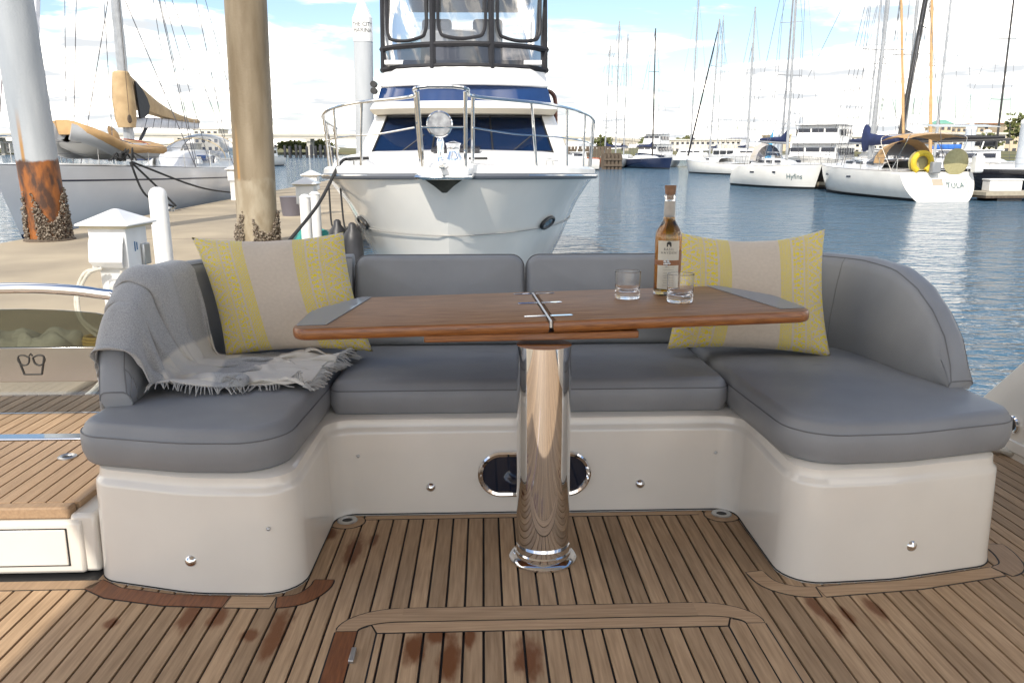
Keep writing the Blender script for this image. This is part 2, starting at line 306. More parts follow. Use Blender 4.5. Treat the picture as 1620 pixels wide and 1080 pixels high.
def normals2(poly):
    N = len(poly); area = sum(poly[i - 1].x * poly[i].y - poly[i].x * poly[i - 1].y for i in range(N)); s = 1 if area > 0 else -1
    res = []
    for i in range(N):
        t = (poly[(i + 1) % N] - poly[i - 1]); n = Vector((t.y, -t.x)) * s
        res.append(n.normalized() if n.length > 1e-9 else Vector((0, 0)))
    return res
class MB:
    def __init__(s): s.v = []; s.f = []; s.uv = None
    def add(s, vs_, fs):
        o = len(s.v); s.v += [Vector(p) for p in vs_]; s.f += [tuple(i + o for i in q) for q in fs]; return s
    def box(s, c, d, rot=None):
        M = rot.to_3x3() if rot else Matrix.Identity(3); c = Vector(c)
        vs_ = [c + M @ Vector((d[0] / 2 * i, d[1] / 2 * j, d[2] / 2 * k)) for i in (-1, 1) for j in (-1, 1) for k in (-1, 1)]
        return s.add(vs_, [(0, 1, 3, 2), (4, 6, 7, 5), (0, 4, 5, 1), (2, 3, 7, 6), (0, 2, 6, 4), (1, 5, 7, 3)])
    def loft(s, rings, closed=True, cap0=True, cap1=True):
        n = len(rings[0]); o = len(s.v)
        for r in rings: s.v += [Vector(p) for p in r]
        for i in range(len(rings) - 1):
            for j in range(n if closed else n - 1):
                a = o + i * n + j; b = o + i * n + (j + 1) % n
                s.f.append((a, b, b + n, a + n))
        if cap0: s.f.append(tuple(o + j for j in reversed(range(n))))
        if cap1: s.f.append(tuple(o + (len(rings) - 1) * n + j for j in range(n)))
        return s
    def tube(s, pts, r, n=8, closed=False, r1=None):
        P = [Vector(p) for p in pts]; N = len(P); rings = []; up = None
        for i, p in enumerate(P):
            if closed: t = P[(i + 1) % N] - P[i - 1]
            else: t = P[min(i + 1, N - 1)] - P[max(i - 1, 0)]
            t.normalize()
            if up is None: up = Vector((0, 0, 1)) if abs(t.z) < .9 else Vector((1, 0, 0))
            a = t.cross(up)
            if a.length < 1e-6: a = t.orthogonal()
            a.normalize(); b = a.cross(t); up = b
            rr = r if r1 is None else r + (r1 - r) * i / max(1, N - 1)
            rings.append([p + (a * math.cos(2 * math.pi * k / n) + b * math.sin(2 * math.pi * k / n)) * rr for k in range(n)])
        if closed: rings.append(rings[0])
        return s.loft(rings, True, not closed, not closed)
    def lathe(s, prof, c=(0, 0, 0), n=24, axis=None, caps=True):
        c = Vector(c); M = rot_to(axis) if axis is not None else Matrix.Identity(3)
        return s.loft([[c + M @ Vector((r * math.cos(2 * math.pi * k / n), r * math.sin(2 * math.pi * k / n), z)) for k in range(n)] for r, z in prof], True, caps, caps)
    def prism(s, poly, z0, z1):
        return s.loft([[(p[0], p[1], z0) for p in poly], [(p[0], p[1], z1) for p in poly]])
    def grid(s, fn, nu, nv):
        o = len(s.v); s.v += [Vector(fn(i / (nu - 1), j / (nv - 1))) for i in range(nu) for j in range(nv)]
        s.f += [(o + i * nv + j, o + (i + 1) * nv + j, o + (i + 1) * nv + j + 1, o + i * nv + j + 1) for i in range(nu - 1) for j in range(nv - 1)]
        return s
    def map(s, fn): s.v = [Vector(fn(p)) for p in s.v]; return s
    def mesh(s, name, m, loc=(0, 0, 0), smooth=35):
        me = bpy.data.meshes.new(name); l = Vector(loc)
        me.from_pydata([tuple(p - l) for p in s.v], [], s.f); me.materials.append(m)
        bm = bmesh.new(); bm.from_mesh(me); bmesh.ops.recalc_face_normals(bm, faces=bm.faces); bm.to_mesh(me); bm.free()
        if smooth:
            me.shade_smooth(); me.set_sharp_from_angle(angle=R(smooth))
        return me
    def build(s, name, m, parent=None, smooth=35, bevel=0, seg=2, kind=None, local=False):
        loc = Vector((0, 0, 0)) if (parent is None or local) else Vector(parent['_o'])
        me = s.mesh(name, m, loc, smooth); o = bpy.data.objects.new(name, me); col.objects.link(o)
        if parent is not None: o.parent = parent
        o['_o'] = tuple(loc)
        if bevel:
            b = o.modifiers.new('bevel', 'BEVEL'); b.width = bevel; b.segments = seg; b.limit_method = 'ANGLE'; b.angle_limit = R(40)
        if kind: o['kind'] = kind
        return o
def thing(name, label, cat, loc=(0, 0, 0), rotz=0, group=None, boat=False, local=False):
    o = bpy.data.objects.new(name, None); col.objects.link(o); o.location = loc; o.rotation_euler = (0, 0, rotz); o.empty_display_size = .1
    o['label'] = label; o['category'] = cat; o['_o'] = (0, 0, 0) if local else tuple(loc)
    if group: o['group'] = group
    if boat: BOAT.append(o)
    return o
def tag(o, label, cat, group=None, boat=False):
    o['label'] = label; o['category'] = cat
    if group: o['group'] = group
    if boat: BOAT.append(o)
    return o
def struct(o, boat=False):
    o['kind'] = 'structure'
    if boat: BOAT.append(o)
    return o
def copy_tree(o, parent=None):
    c = o.copy(); col.objects.link(c)
    if parent is not None: c.parent = parent
    for ch in o.children: copy_tree(ch, c)
    return c
def text_mb(body, size, extrude=0.0, spacing=1.0):
    cu = bpy.data.curves.new('txt', 'FONT'); cu.body = body; cu.size = size; cu.align_x = 'CENTER'; cu.align_y = 'CENTER'; cu.space_character = spacing; cu.extrude = extrude; cu.resolution_u = 3
    ob = bpy.data.objects.new('txt', cu); col.objects.link(ob); dg = bpy.context.evaluated_depsgraph_get(); dg.update()
    me = bpy.data.meshes.new_from_object(ob.evaluated_get(dg)); mb = MB(); mb.add([v.co.copy() for v in me.vertices], [tuple(p.vertices) for p in me.polygons])
    bpy.data.objects.remove(ob); bpy.data.curves.remove(cu); bpy.data.meshes.remove(me); return mb
def cushion(poly, z0, z1, rad=0.03, crown=0.012, step=0.03, bulge=0.008):
    """soft slab over a rounded outline, with rolled edges and a crowned top"""
    P = dense(poly, step); Nn = normals2(P); cen = sum(P, Vector((0, 0))) / len(P); rings = []
    def ring(off, z): rings.append([(p.x + n.x * off, p.y + n.y * off, z) for p, n in zip(P, Nn)])
    h = z1 - z0
    for a in (90, 60, 30): ring(-rad * .6 * (1 - math.cos(R(a))), z0 + rad * .6 * (1 - math.sin(R(a))))
    for t in (.3, .5, .7): ring(bulge * math.sin(math.pi * t), z0 + h * t)
    for a in (15, 35, 55, 75, 90): ring(-rad * (1 - math.cos(R(a))), z1 - rad * (1 - math.sin(R(a))))
    last = rings[-1]
    for k in (.85, .65, .4, .2, .08):
        rings.append([(cen.x + (q[0] - cen.x) * k, cen.y + (q[1] - cen.y) * k, z1 + crown * (1 - k ** 2.0) + .0022 * math.sin(19 * q[0] * k + 3) * math.sin(15 * q[1] * k + q[0] * 6)) for q in last])
    mb = MB(); mb.loft(rings); 
    seam = [(p.x + n.x * (bulge * .6), p.y + n.y * (bulge * .6), z1 - rad * .95) for p, n in zip(P, Nn)]
    return mb, seam
# ================================================================== water and dock
def ground_sheets():
    mb = MB(); mb.add([(-2500, -600, SEA), (2500, -600, SEA), (2500, 4000, SEA), (-2500, 4000, SEA)], [(0, 1, 2, 3)])
    struct(mb.build('water', water))
    mb = MB(); mb.box((-6.25, 22, DOCK - .35), (6.3, 84, .7)); d = struct(mb.build('dock', dockm, bevel=.02))
    for k, y in enumerate(range(4, 60, 6)):                     # slab joints
        MB().box((-6.25, y + .4, DOCK + .0005), (6.24, .03, .005)).build('slab_joint', pm('joint%d' % k, (.20, .17, .13), rough=.9) if k == 0 else MATS['joint0'], d)
    MB().box((-3.07, 22, DOCK - .14), (.07, 83.6, .2)).build('rub_strip', wood_old, d, bevel=.01)
ground_sheets()

# ================================================================== our own yacht: deck
def deck():
    base = MB().box((.1, .45, -.03), (4.5, 6.1, .05)).build('cockpit_deck', caulk); struct(base, boat=True)
    base['_o'] = (0, 0, 0)
    x0 = BZ(764.4, 930, 0).x; pitch = .05
    k0 = int((-2.1 - x0) / pitch) - 1
    for k in range(k0, k0 + 92):
        xa = x0 + k * pitch; xb = xa + pitch; y1 = 2.095 if xb < -1.08 else (2.505 if xb < 1.5 else 3.42)
        if xa > 2.15: break
        MB().box(((xa + xb) / 2, (y1 - 2.5) / 2, -.004), (pitch - .0062, y1 + 2.5, .012)).build('plank', teak, base, bevel=.0008, seg=1)
    def board(poly, m, z=.0035, gap=.0045):
        P = [Vector(p[:2]) for p in poly]; nn = normals2(P)
        MB().prism([p + n * gap for p, n in zip(P, nn)], .0012, .0024).build('caulk_line', caulk, base)
        return MB().prism(P, .0016, z).build('margin_board', m, base)
    def strip(path, wd, m):                                      # margin board along a polyline, width to the right hand
        P = [Vector(p[:2]) for p in path]; out = []
        for i, p in enumerate(P):
            t = (P[min(i + 1, len(P) - 1)] - P[max(i - 1, 0)]).normalized(); out.append(p + Vector((t.y, -t.x)) * wd)
        return board(P + out[::-1], m)
    # hatch frame: crosswise outer and inner boards with rounded corners
    b = lambda px, py: BZ(px, py, 0)
    yo = b(870, 959).y; yi = b(870, 979).y; yj = b(870, 996).y
    xl = b(530, 1003).x; xr = b(1213, 993).x; xli = b(563, 1003).x; xri = b(1185, 994).x
    def arc(cx, cy, rx, ry, a0, a1, n=12): return [(cx + rx * math.cos(R(a0 + (a1 - a0) * k / n)), cy + ry * math.sin(R(a0 + (a1 - a0) * k / n))) for k in range(n + 1)]
    rl = .16; ry_ = .10
    xa, xb = xl + rl, xr - rl
    strip([(xa, yo), (xb, yo)], yo - yi, teak_x)
    for sx, x_o, x_i, xc, m in ((-1, xl, xli, xa, teak_x), (1, xr, xri, xb, teak_x)):
        A = arc(xc, yo - ry_, abs(x_o - xc), ry_, 90, 180 if sx < 0 else 0); B_ = arc(xc, yo - ry_, abs(x_i - xc), ry_ - (yo - yi), 90, 180 if sx < 0 else 0)
        board(A + B_[::-1], m)
        board([(x_o, yo - ry_ - .004), (x_i, yo - ry_ - .004), (x_i + sx * .0, .6), (x_o, .6)], wet_t if sx < 0 else teak)
    inner = []
    for sx, x_i, xc in ((-1, xli, xa), (1, xri, xb)): inner.append(arc(xc, yo - ry_, abs(x_i - xc) - .006, ry_ - (yo - yi) - .006, 90, 180 if sx < 0 else 0))
    AL, AR = inner; ci = ((xli + .052, yj), (xri - .052, yj))
    board(AL[6::-1] + AR[:7] + [ci[1], ci[0]], teak_x)
    g_ = .004
    board([(x - g_ * .5, y - g_ * 1.5) for x, y in AL[6:]] + [(xli + .006, .6), (ci[0][0] - g_, .6), (ci[0][0] - g_, yj - g_)], teak)
    board([(x + g_ * .5, y - g_ * 1.5) for x, y in AR[6:]] + [(xri - .006, .6), (ci[1][0] + g_, .6), (ci[1][0] + g_, yj - g_)], teak)
    hp = b(557, 1040)
    MB().box((hp.x, hp.y, .006), (.012, .055, .012)).build('hatch_hinge', satin, base, bevel=.002)
    # margin boards round the seat moulding
    strip([(-.40, 2.498), (.72, 2.498)], .024, teak_x)
    FL = [(-1.09, 2.098), (-1.02, 2.05), (-.86, 2.008), (-.70, 1.993)]
    strip(FL, .055, wet_t); strip([(-.695, 1.993), (-.575, 1.985)], .055, teak_x)
    strip([(p[0], p[1]) for p in catmull([(-.57, 1.985, 0), (-.52, 1.997, 0), (-.492, 2.04, 0), (-.488, 2.075, 0)], 4)], .055, wet_t)
    strip([(p[0], p[1]) for p in catmull([(.80, 2.08, 0), (.815, 2.02, 0), (.86, 1.988, 0), (.915, 1.982, 0)], 4)], .05, teak_x)
    strip([(.92, 1.982), (1.20, 2.012), (1.475, 2.075)], .05, teak_x)
    strip([(p[0], p[1]) for p in catmull([(1.48, 2.076, 0), (1.52, 2.10, 0), (1.54, 2.16, 0), (1.545, 2.22, 0)], 4)], .06, teak_plain)
    strip([(-2.1, 2.095), (-1.095, 2.095)], .045, teak_plain)
    # corner drains
    for px, py in ((549, 825), (1141, 815)):
        c = b(px, py); s = -1 if px < 800 else 1
        board([(c.x + r * math.cos(t), c.y - .004 + r2 * math.sin(t)) for t, r, r2 in [(2 * math.pi * k / 20, .058, .05) for k in range(20)] if c.y - .004 + r2 * math.sin(t) < 2.5], teak_x, .0045)
        g = MB().lathe([(.017, .0052), (.019, .0085), (.031, .0085), (.034, .0052)], (c.x, c.y + .002, 0), 28, caps=False).build('drain_ring', satin, base)
        MB().lathe([(.0172, .0050), (.0172, .0056)], (c.x, c.y + .002, 0), 20).build('drain_hole', black, base)
    return base
deck()

# ================================================================== seat moulding, cushions
def sofa():
    t = thing('cockpit_sofa', 'U-shaped cockpit sofa with grey vinyl cushions on a glossy cream moulded base', 'sofa', (.2, 2.8, 0), boat=True)
    out = [(-1.105, 2.10, .09), (-.80, 2.010, .5), (-.51, 1.995, .10), (-.505, 2.51, .07), (.848, 2.51, .07), (.84, 1.995, .10), (1.15, 2.015, .5), (1.50, 2.09, .09), (1.55, 3.42, .1), (-1.16, 3.42, .1)]
    P = dense(round_poly(out, 7), .06); nn = normals2(P)
    rings = [[(p.x + n.x * o, p.y + n.y * o, z) for p, n in zip(P, nn)] for o, z in ((.002, 0), (.002, .02), (0, .04), (-.004, .285), (-.006, .296), (-.013, .303), (-.016, .312), (-.018, .332), (-.03, .340))]
    base = MB().loft(rings).build('moulded_base', gel, t, smooth=40)
    MB().prism([p + n * .004 for p, n in zip(P, nn)], .0045, .008).build('caulk_line', caulk, t)
    # oval vent with dark inside
    c0 = BY(845, 748, 2.51); hw, hh = .19, .079
    def oval(k, w_, h_): 
        a = 2 * math.pi * k / 40; r = h_; cx = w_ - h_
        return (math.copysign(cx, math.cos(a)) if abs(math.cos(a)) > 1e-6 else 0) + r * math.cos(a), r * math.sin(a)
    O = lambda w_, h_, y: [(c0.x + oval(k + .5, w_, h_)[0], y, c0.z + oval(k + .5, w_, h_)[1]) for k in range(40)]
    v = MB().loft([O(hw, hh, 2.508), O(hw, hh, 2.499), O(hw - .006, hh - .006, 2.495), O(hw - .015, hh - .015, 2.497), O(hw - .017, hh - .017, 2.506)], True, False, False).build('vent_ring', chrome, t)
    MB().loft([O(hw - .014, hh - .014, 2.5075), O(hw - .014, hh - .014, 2.5045)]).build('vent_recess', glass_dk, v)
    def stud(px, py, y, r, m=chrome):
        c = BY(px, py, y); MB().lathe([(r, -.004), (r, .003), (r * .85, r * .45), (r * .45, r * .75), (.0005, r * .85)], (c.x, y, c.z), 18, axis=(0, -1, 0)).build('locker_knob' if r > .01 else 'screw', m, t)
    for px, py, y in ((681, 770, 2.509), (1012, 765, 2.509), (302, 886, 2.016), (1440, 863, 2.032)): stud(px, py, y, .0165 if y > 2.4 else .017)
    for px, py, y in ((566, 721, 2.511), (1132, 716, 2.511), (424, 836, 2.003), (1308, 832, 2.009)): stud(px, py, y, .0055, satin)
    # seat cushions
    for poly, z1 in (([(-1.135, 2.115, .10), (-.82, 2.035, .6), (-.545, 2.022, .14), (-.525, 2.53, .06), (-.525, 3.14, .03), (-1.12, 3.14, .03)], .462),
                     ([(-.515, 2.548, .04), (.822, 2.548, .04), (.822, 3.14, .03), (-.515, 3.14, .03)], .458),
                     ([(.832, 2.53, .06), (.852, 2.022, .14), (1.18, 2.04, .6), (1.55, 2.135, .10), (1.54, 3.14, .03), (.832, 3.14, .03)], .462)):
        mb, seam = cushion(round_poly(poly, 8), .3395, z1, .034, .010)
        c = mb.build('seat_cushion', vinyl, t, smooth=60)
        MB().tube(seam, .0020, 5, True).build('seam', pipe_m, c)
    # straight back cushions
    def back(x0, x1):
        poly = round_poly([(x0, 0, .02), (x1, 0, .02), (x1, .355, .05), (x0, .355, .05)], 7)
        mb, seam = cushion(poly, -.06, .062, .028, .018, .03, .004)
        f = lambda p: (p[0], 3.150 - p[2] + p[1] * .20, .452 + p[1] * .99 + p[2] * .18)
        c = mb.map(f).build('back_cushion', vinyl, t, smooth=60)
        MB().tube([f(q) for q in seam], .0026, 6, True).build('piping', pipe_m, c)
    MB().box((.18, 3.31, .50), (2.3, .10, .44)).build('back_coaming', gel, t, bevel=.02)
    back(-.512, .160); back(.172, .872)
    # curved end backrests, swept round the corner
    def sweep(inner, side, tops, nm):
        path = catmull([(p[0], p[1], 0) for p in inner], 8); S = [0]
        for i in range(1, len(path)): S.append(S[-1] + (path[i] - path[i - 1]).length)
        rings = []; s1 = []; s2 = []
        for i, p in enumerate(path):
            tn = (path[min(i + 1, len(path) - 1)] - path[max(i - 1, 0)]).normalized(); nrm = Vector((-tn.y, tn.x, 0)) * side    # outward
            top = np.interp(S[i], [q[0] for q in tops], [q[1] for q in tops]); h = max(top - .456, .02); th = .088 + .02 * min(1, S[i] / .4); r = min(th * .42, h * .45)
            lean = lambda z: .17 * (z - .456)
            prof = [(0.012, .457), (.0, .457 + min(.015, h * .2)), (-.012 * min(1, h / .2), .456 + h * .35), (-.008 * min(1, h / .2), .456 + h * .7), (0, top - r)]
            prof += [(r * (1 - math.cos(R(a))), top - r + r * math.sin(R(a))) for a in (25, 50, 75)] + [(th / 2, top)] + [(th - r * (1 - math.cos(R(a))), top - r + r * math.sin(R(a))) for a in (75, 50, 25)]
            prof += [(th, top - r), (th, .456 + h * .5), (th - .01, .457)]
            ring = [p + nrm * (o + lean(z)) + Vector((0, 0, z)) for o, z in prof]
            rings.append(ring); s1.append(ring[6] ); s2.append(ring[11])
        c = MB().loft(rings).build('curved_backrest', vinyl, t, smooth=50)
        MB().tube(s1, .0022, 5).build('piping', pipe_m, c); MB().tube(s2, .0022, 5).build('piping', pipe_m, c)
        for f in nm:
            i = min(range(len(S)), key=lambda q: abs(S[q] - f)); MB().tube([q + (rings[i][2] - rings[i][12]).normalized() * .0008 for q in rings[i][1:7]], .0013, 5).build('seam', pipe_m, c)
        MB().tube(rings[0][1:14] , .0022, 5).build('piping', pipe_m, c)
    tops = [(0, .505), (.03, .56), (.08, .63), (.16, .705), (.26, .762), (.38, .797), (.5, .812), (.7, .815), (2, .812)]
    sweep([(1.468, 2.37), (1.425, 2.59), (1.385, 2.85), (1.29, 3.02), (1.13, 3.085), (.882, 3.095)], -1, [(0, .485), (.03, .54), (.08, .62), (.16, .695), (.26, .755), (.40, .802), (.55, .820), (.7, .822), (2, .815)], (.62,))
    sweep([(-1.035, 2.275), (-1.045, 2.6), (-1.01, 2.88), (-.92, 3.03), (-.78, 3.085), (-.522, 3.095)], 1, tops, (.05, .7))
sofa()

# ================================================================== folding table
def table():
    root = thing('folding_table', 'varnished teak folding table with grey tray ends on a chrome column', 'table', (.17, 2.19, 0), boat=True)
    MB().lathe([(.101, .0035), (.101, .009), (.094, .016), (.084, .019), (.0835, .03), (.080, .034), (.079, .05)], (.17, 2.19, 0), 48).build('column_flange', chrome, root, smooth=30)
    MB().lathe([(.079, .045), (.0788, .30), (.0788, .50), (.079, .655)], (.17, 2.20, 0), 64).build('column', chrome, root)
    M = Matrix.Translation((.19, 2.2, .722)) @ Matrix.Rotation(R(1.9), 4, 'Z') @ Matrix.Rotation(R(-1.25), 4, 'Y')
    f = lambda p: M @ Vector(p)
    th = .036
    def leaf(poly, inset, side):
        P = dense(round_poly(poly, 8), .05); nn = normals2(P)
        rings = [[f((p.x + n.x * o, p.y + n.y * o, z)) for p, n in zip(P, nn)] for o, z in ((-.012, -th), (-.003, -th + .004), (0, -th + .012), (0, -.008), (-.003, -.002), (-.008, 0))]
        body = MB().loft(rings[:5], True, True, False).build('table_leaf', teak_t, root, smooth=50)
        MB().loft([rings[4], rings[5]], True, False, True).build('leaf_top', teak_top, body, smooth=50)
        # grey tray let into the end
        Q = dense(round_poly(inset, 8), .04)
        MB().loft([[f((p.x, p.y, .0006)) for p in Q], [f((p.x, p.y, .0030)) for p in Q]]).build('tray_end', tray_m, body)
    W_ = .57
    leaf([(-.735, .012, .05), (-.006, 0, .002), (-.006, W_, .002), (-.60, W_, .05), (-.735, .30, .22)],
         [(-.725, .055, .01), (-.64, .055, .004), (-.562, W_ - .012, .004), (-.60, W_ - .012, .03), (-.725, .30, .20)], -1)
    leaf([(.006, 0, .002), (.775, .012, .05), (.775, .30, .22), (.66, W_, .05), (.006, W_, .002)],
         [(.69, .055, .004), (.765, .055, .01), (.765, .30, .20), (.66, W_ - .012, .03), (.625, W_ - .012, .004)], 1)
    for y in (.075, .315, .515):
        for s in (-1, 1):
            pts = round_poly([(s * .006, y - .010, 0), (s * .072, y - .010, .0099), (s * .072, y + .010, .0099), (s * .006, y + .010, 0)], 6)
            MB().loft([[f((p.x, p.y, .0004)) for p in pts], [f((p.x, p.y, .0024)) for p in pts]]).build('hinge_plate', chrome, root, bevel=.0006, seg=1)
    MB().box(f((0, W_ / 2, -.012)), (.007, W_ - .02, .02), (Matrix.Rotation(R(1.9), 4, 'Z') @ Matrix.Rotation(R(-1.25), 4, 'Y'))).build('hinge_bar', satin, root)
    rm = (Matrix.Rotation(R(1.0), 4, 'Z') @ Matrix.Rotation(R(-.6), 4, 'Y'))
    MB().box((.135, 2.33, .672), (.62, .22, .022), rm).build('slide_rail', teak_t, root, bevel=.004)
    return f
TABLE = table()

# ================================================================== bottle and tumblers
def spirits():
    c = BZ(1054, 466, .737); tz = None
    # height of the tilted table top under the bottle
    def top_at(x, y):
        a = TABLE((0, 0, 0)); b = TABLE((1, 0, 0)); d = TABLE((0, 1, 0)); n = (b - a).cross(d - a); return a.z - (n.x * (x - a.x) + n.y * (y - a.y)) / n.z
    for _ in range(4): c = BZ(1054, 466, top_at(c.x, c.y))
    z = c.z + .0006
    t = thing('whiskey_bottle', 'amber whiskey bottle with cream label, copper band and cork stopper on the table', 'bottle', (c.x, c.y, z), boat=True, local=True)
    prof = [(.0005, 0), (.036, 0), (.041, .003), (.0425, .009), (.0426, .016), (.0426, .178), (.0424, .185), (.041, .197), (.036, .208), (.028, .220), (.021, .231), (.0185, .240), (.0165, .285), (.0160, .300), (.0178, .302), (.0178, .310), (.0155, .312)]
    outer = MB(); outer.lathe(prof + [(.012, .312), (.0125, .236), (.018, .226), (.036, .200), (.0385, .185), (.0387, .178), (.0387, .022), (.0383, .015), (.030, .011), (.0005, .010)], n=40)
    outer.build('bottle_glass', glass, t, local=True)
    MB().lathe([(.0005, .0102), (.0298, .0112), (.0384, .0152), (.0388, .022), (.0388, .178), (.0386, .1852), (.0361, .2002), (.0181, .2262), (.0126, .236), (.0126, .245), (.0005, .245)], n=40).build('whiskey', whiskey, t, local=True)
    s = MB().lathe([(.0120, .296), (.0120, .3125), (.0160, .3128), (.0185, .338), (.0180, .340), (.0005, .340)], n=24).build('stopper', cork, t, local=True)
    MB().lathe([(.0182, .243), (.0173, .292), (.0168, .292)], n=32, caps=False).build('neck_wrap', pm('neck_paper', (.50, .47, .42), (.42, .39, .35), rough=.6, ns=40), t, local=True)
    rr = .0430
    def patch(a0, a1, z0, z1, m, r=rr, nm='label'):
        fn = lambda u, v: (r * math.sin(a0 + (a1 - a0) * u), -r * math.cos(a0 + (a1 - a0) * u), z0 + (z1 - z0) * v)
        return MB().grid(fn, 16, 2).build(nm, m, t, local=True)
    A = -.10
    lab = patch(A - .95, A + .80, .022, .172, paper)
    patch(A - 1.4, A + 1.6, .096, .112, copper_l, rr + .0003, 'label_band')
    patch(A + .80, A + 1.42, .075, .140, copper_l, rr + .0001, 'label_band')
    def wrap(mb, zc, m, nm, r=rr + .0005, a=A - .07):
        mb.map(lambda p: (r * math.sin(a + p[0] / r), -r * math.cos(a + p[0] / r), zc + p[1])); return mb.build(nm, m, t, smooth=0, local=True)
    wrap(text_mb('BASIL', .0105, 0, 1.35), .146, ink, 'lettering'); wrap(text_mb('HAYDEN', .0105, 0, 1.35), .135, ink, 'lettering')
    ar = MB(); pts = [(-.0075, -.007), (.0075, -.007), (.0075, .002)] + [(.0075 * math.cos(R(a)), .002 + .0075 * math.sin(R(a))) for a in range(20, 180, 20)] + [(-.0075, .002)]
    ar.add([(x, y, 0) for x, y in pts], [tuple(range(len(pts)))]); wrap(ar, .161, ink, 'emblem')
    for k, zz in enumerate((.090, .083, .072, .064, .057, .049, .042, .034)):
        l = MB(); wl_ = (.040, .036, .03, .034, .028, .034, .03, .034)[k]; l.grid(lambda u, v: ((u - .5) * wl_, (v - .5) * .0013, 0), 10, 2); wrap(l, zz, pm('print_%d' % k, (.33, .30, .24), rough=.8) if k == 0 else MATS['print_0'], 'print_line')
    g = MB()
    for (dx, dz, r_) in ((-.008, .004, .0045), (-.003, -.003, .005), (.002, .004, .0045), (.006, -.002, .004), (-.009, -.004, .0035), (0, .009, .003), (-.002, -.010, .003)):
        a = A - .15 + dx / rr; g.lathe([(r_, -.001), (r_, .001), (r_ * .6, .0022), (.0003, .0026)], ((rr + .0004) * math.sin(a), -(rr + .0004) * math.cos(a), .104 + dz), 10, axis=(math.sin(a), -math.cos(a), 0))
    g.build('metal_seal', satin, t, local=True); t.scale = (1.03, 1.03, 1.06)
    for (px, py, lab) in ((992, 472, 'short clear glass tumbler standing apart from the whiskey bottle on the table'), (1075, 478, 'short clear glass tumbler standing close against the whiskey bottle on the table')):
        q = BZ(px, py, .735)
        for _ in range(4): q = BZ(px, py, top_at(q.x, q.y))
        prof = [(.0005, .004), (.012, .0005), (.036, .0), (.0390, .0015), (.0402, .004), (.0405, .007), (.0406, .012), (.0414, .05), (.0424, .084), (.0425, .088), (.0424, .0893), (.0418, .090), (.0411, .0893), (.0409, .088), (.0408, .084), (.0398, .05), (.0394, .038), (.0385, .033), (.034, .028), (.022, .023), (.0005, .022)]
        o = MB().lathe(prof, (0, 0, 0), 48).build('tumbler', glass, None, smooth=40)
        o.location = (q.x, q.y, q.z + .0006); tag(o, lab, 'glass', None, True)
spirits()

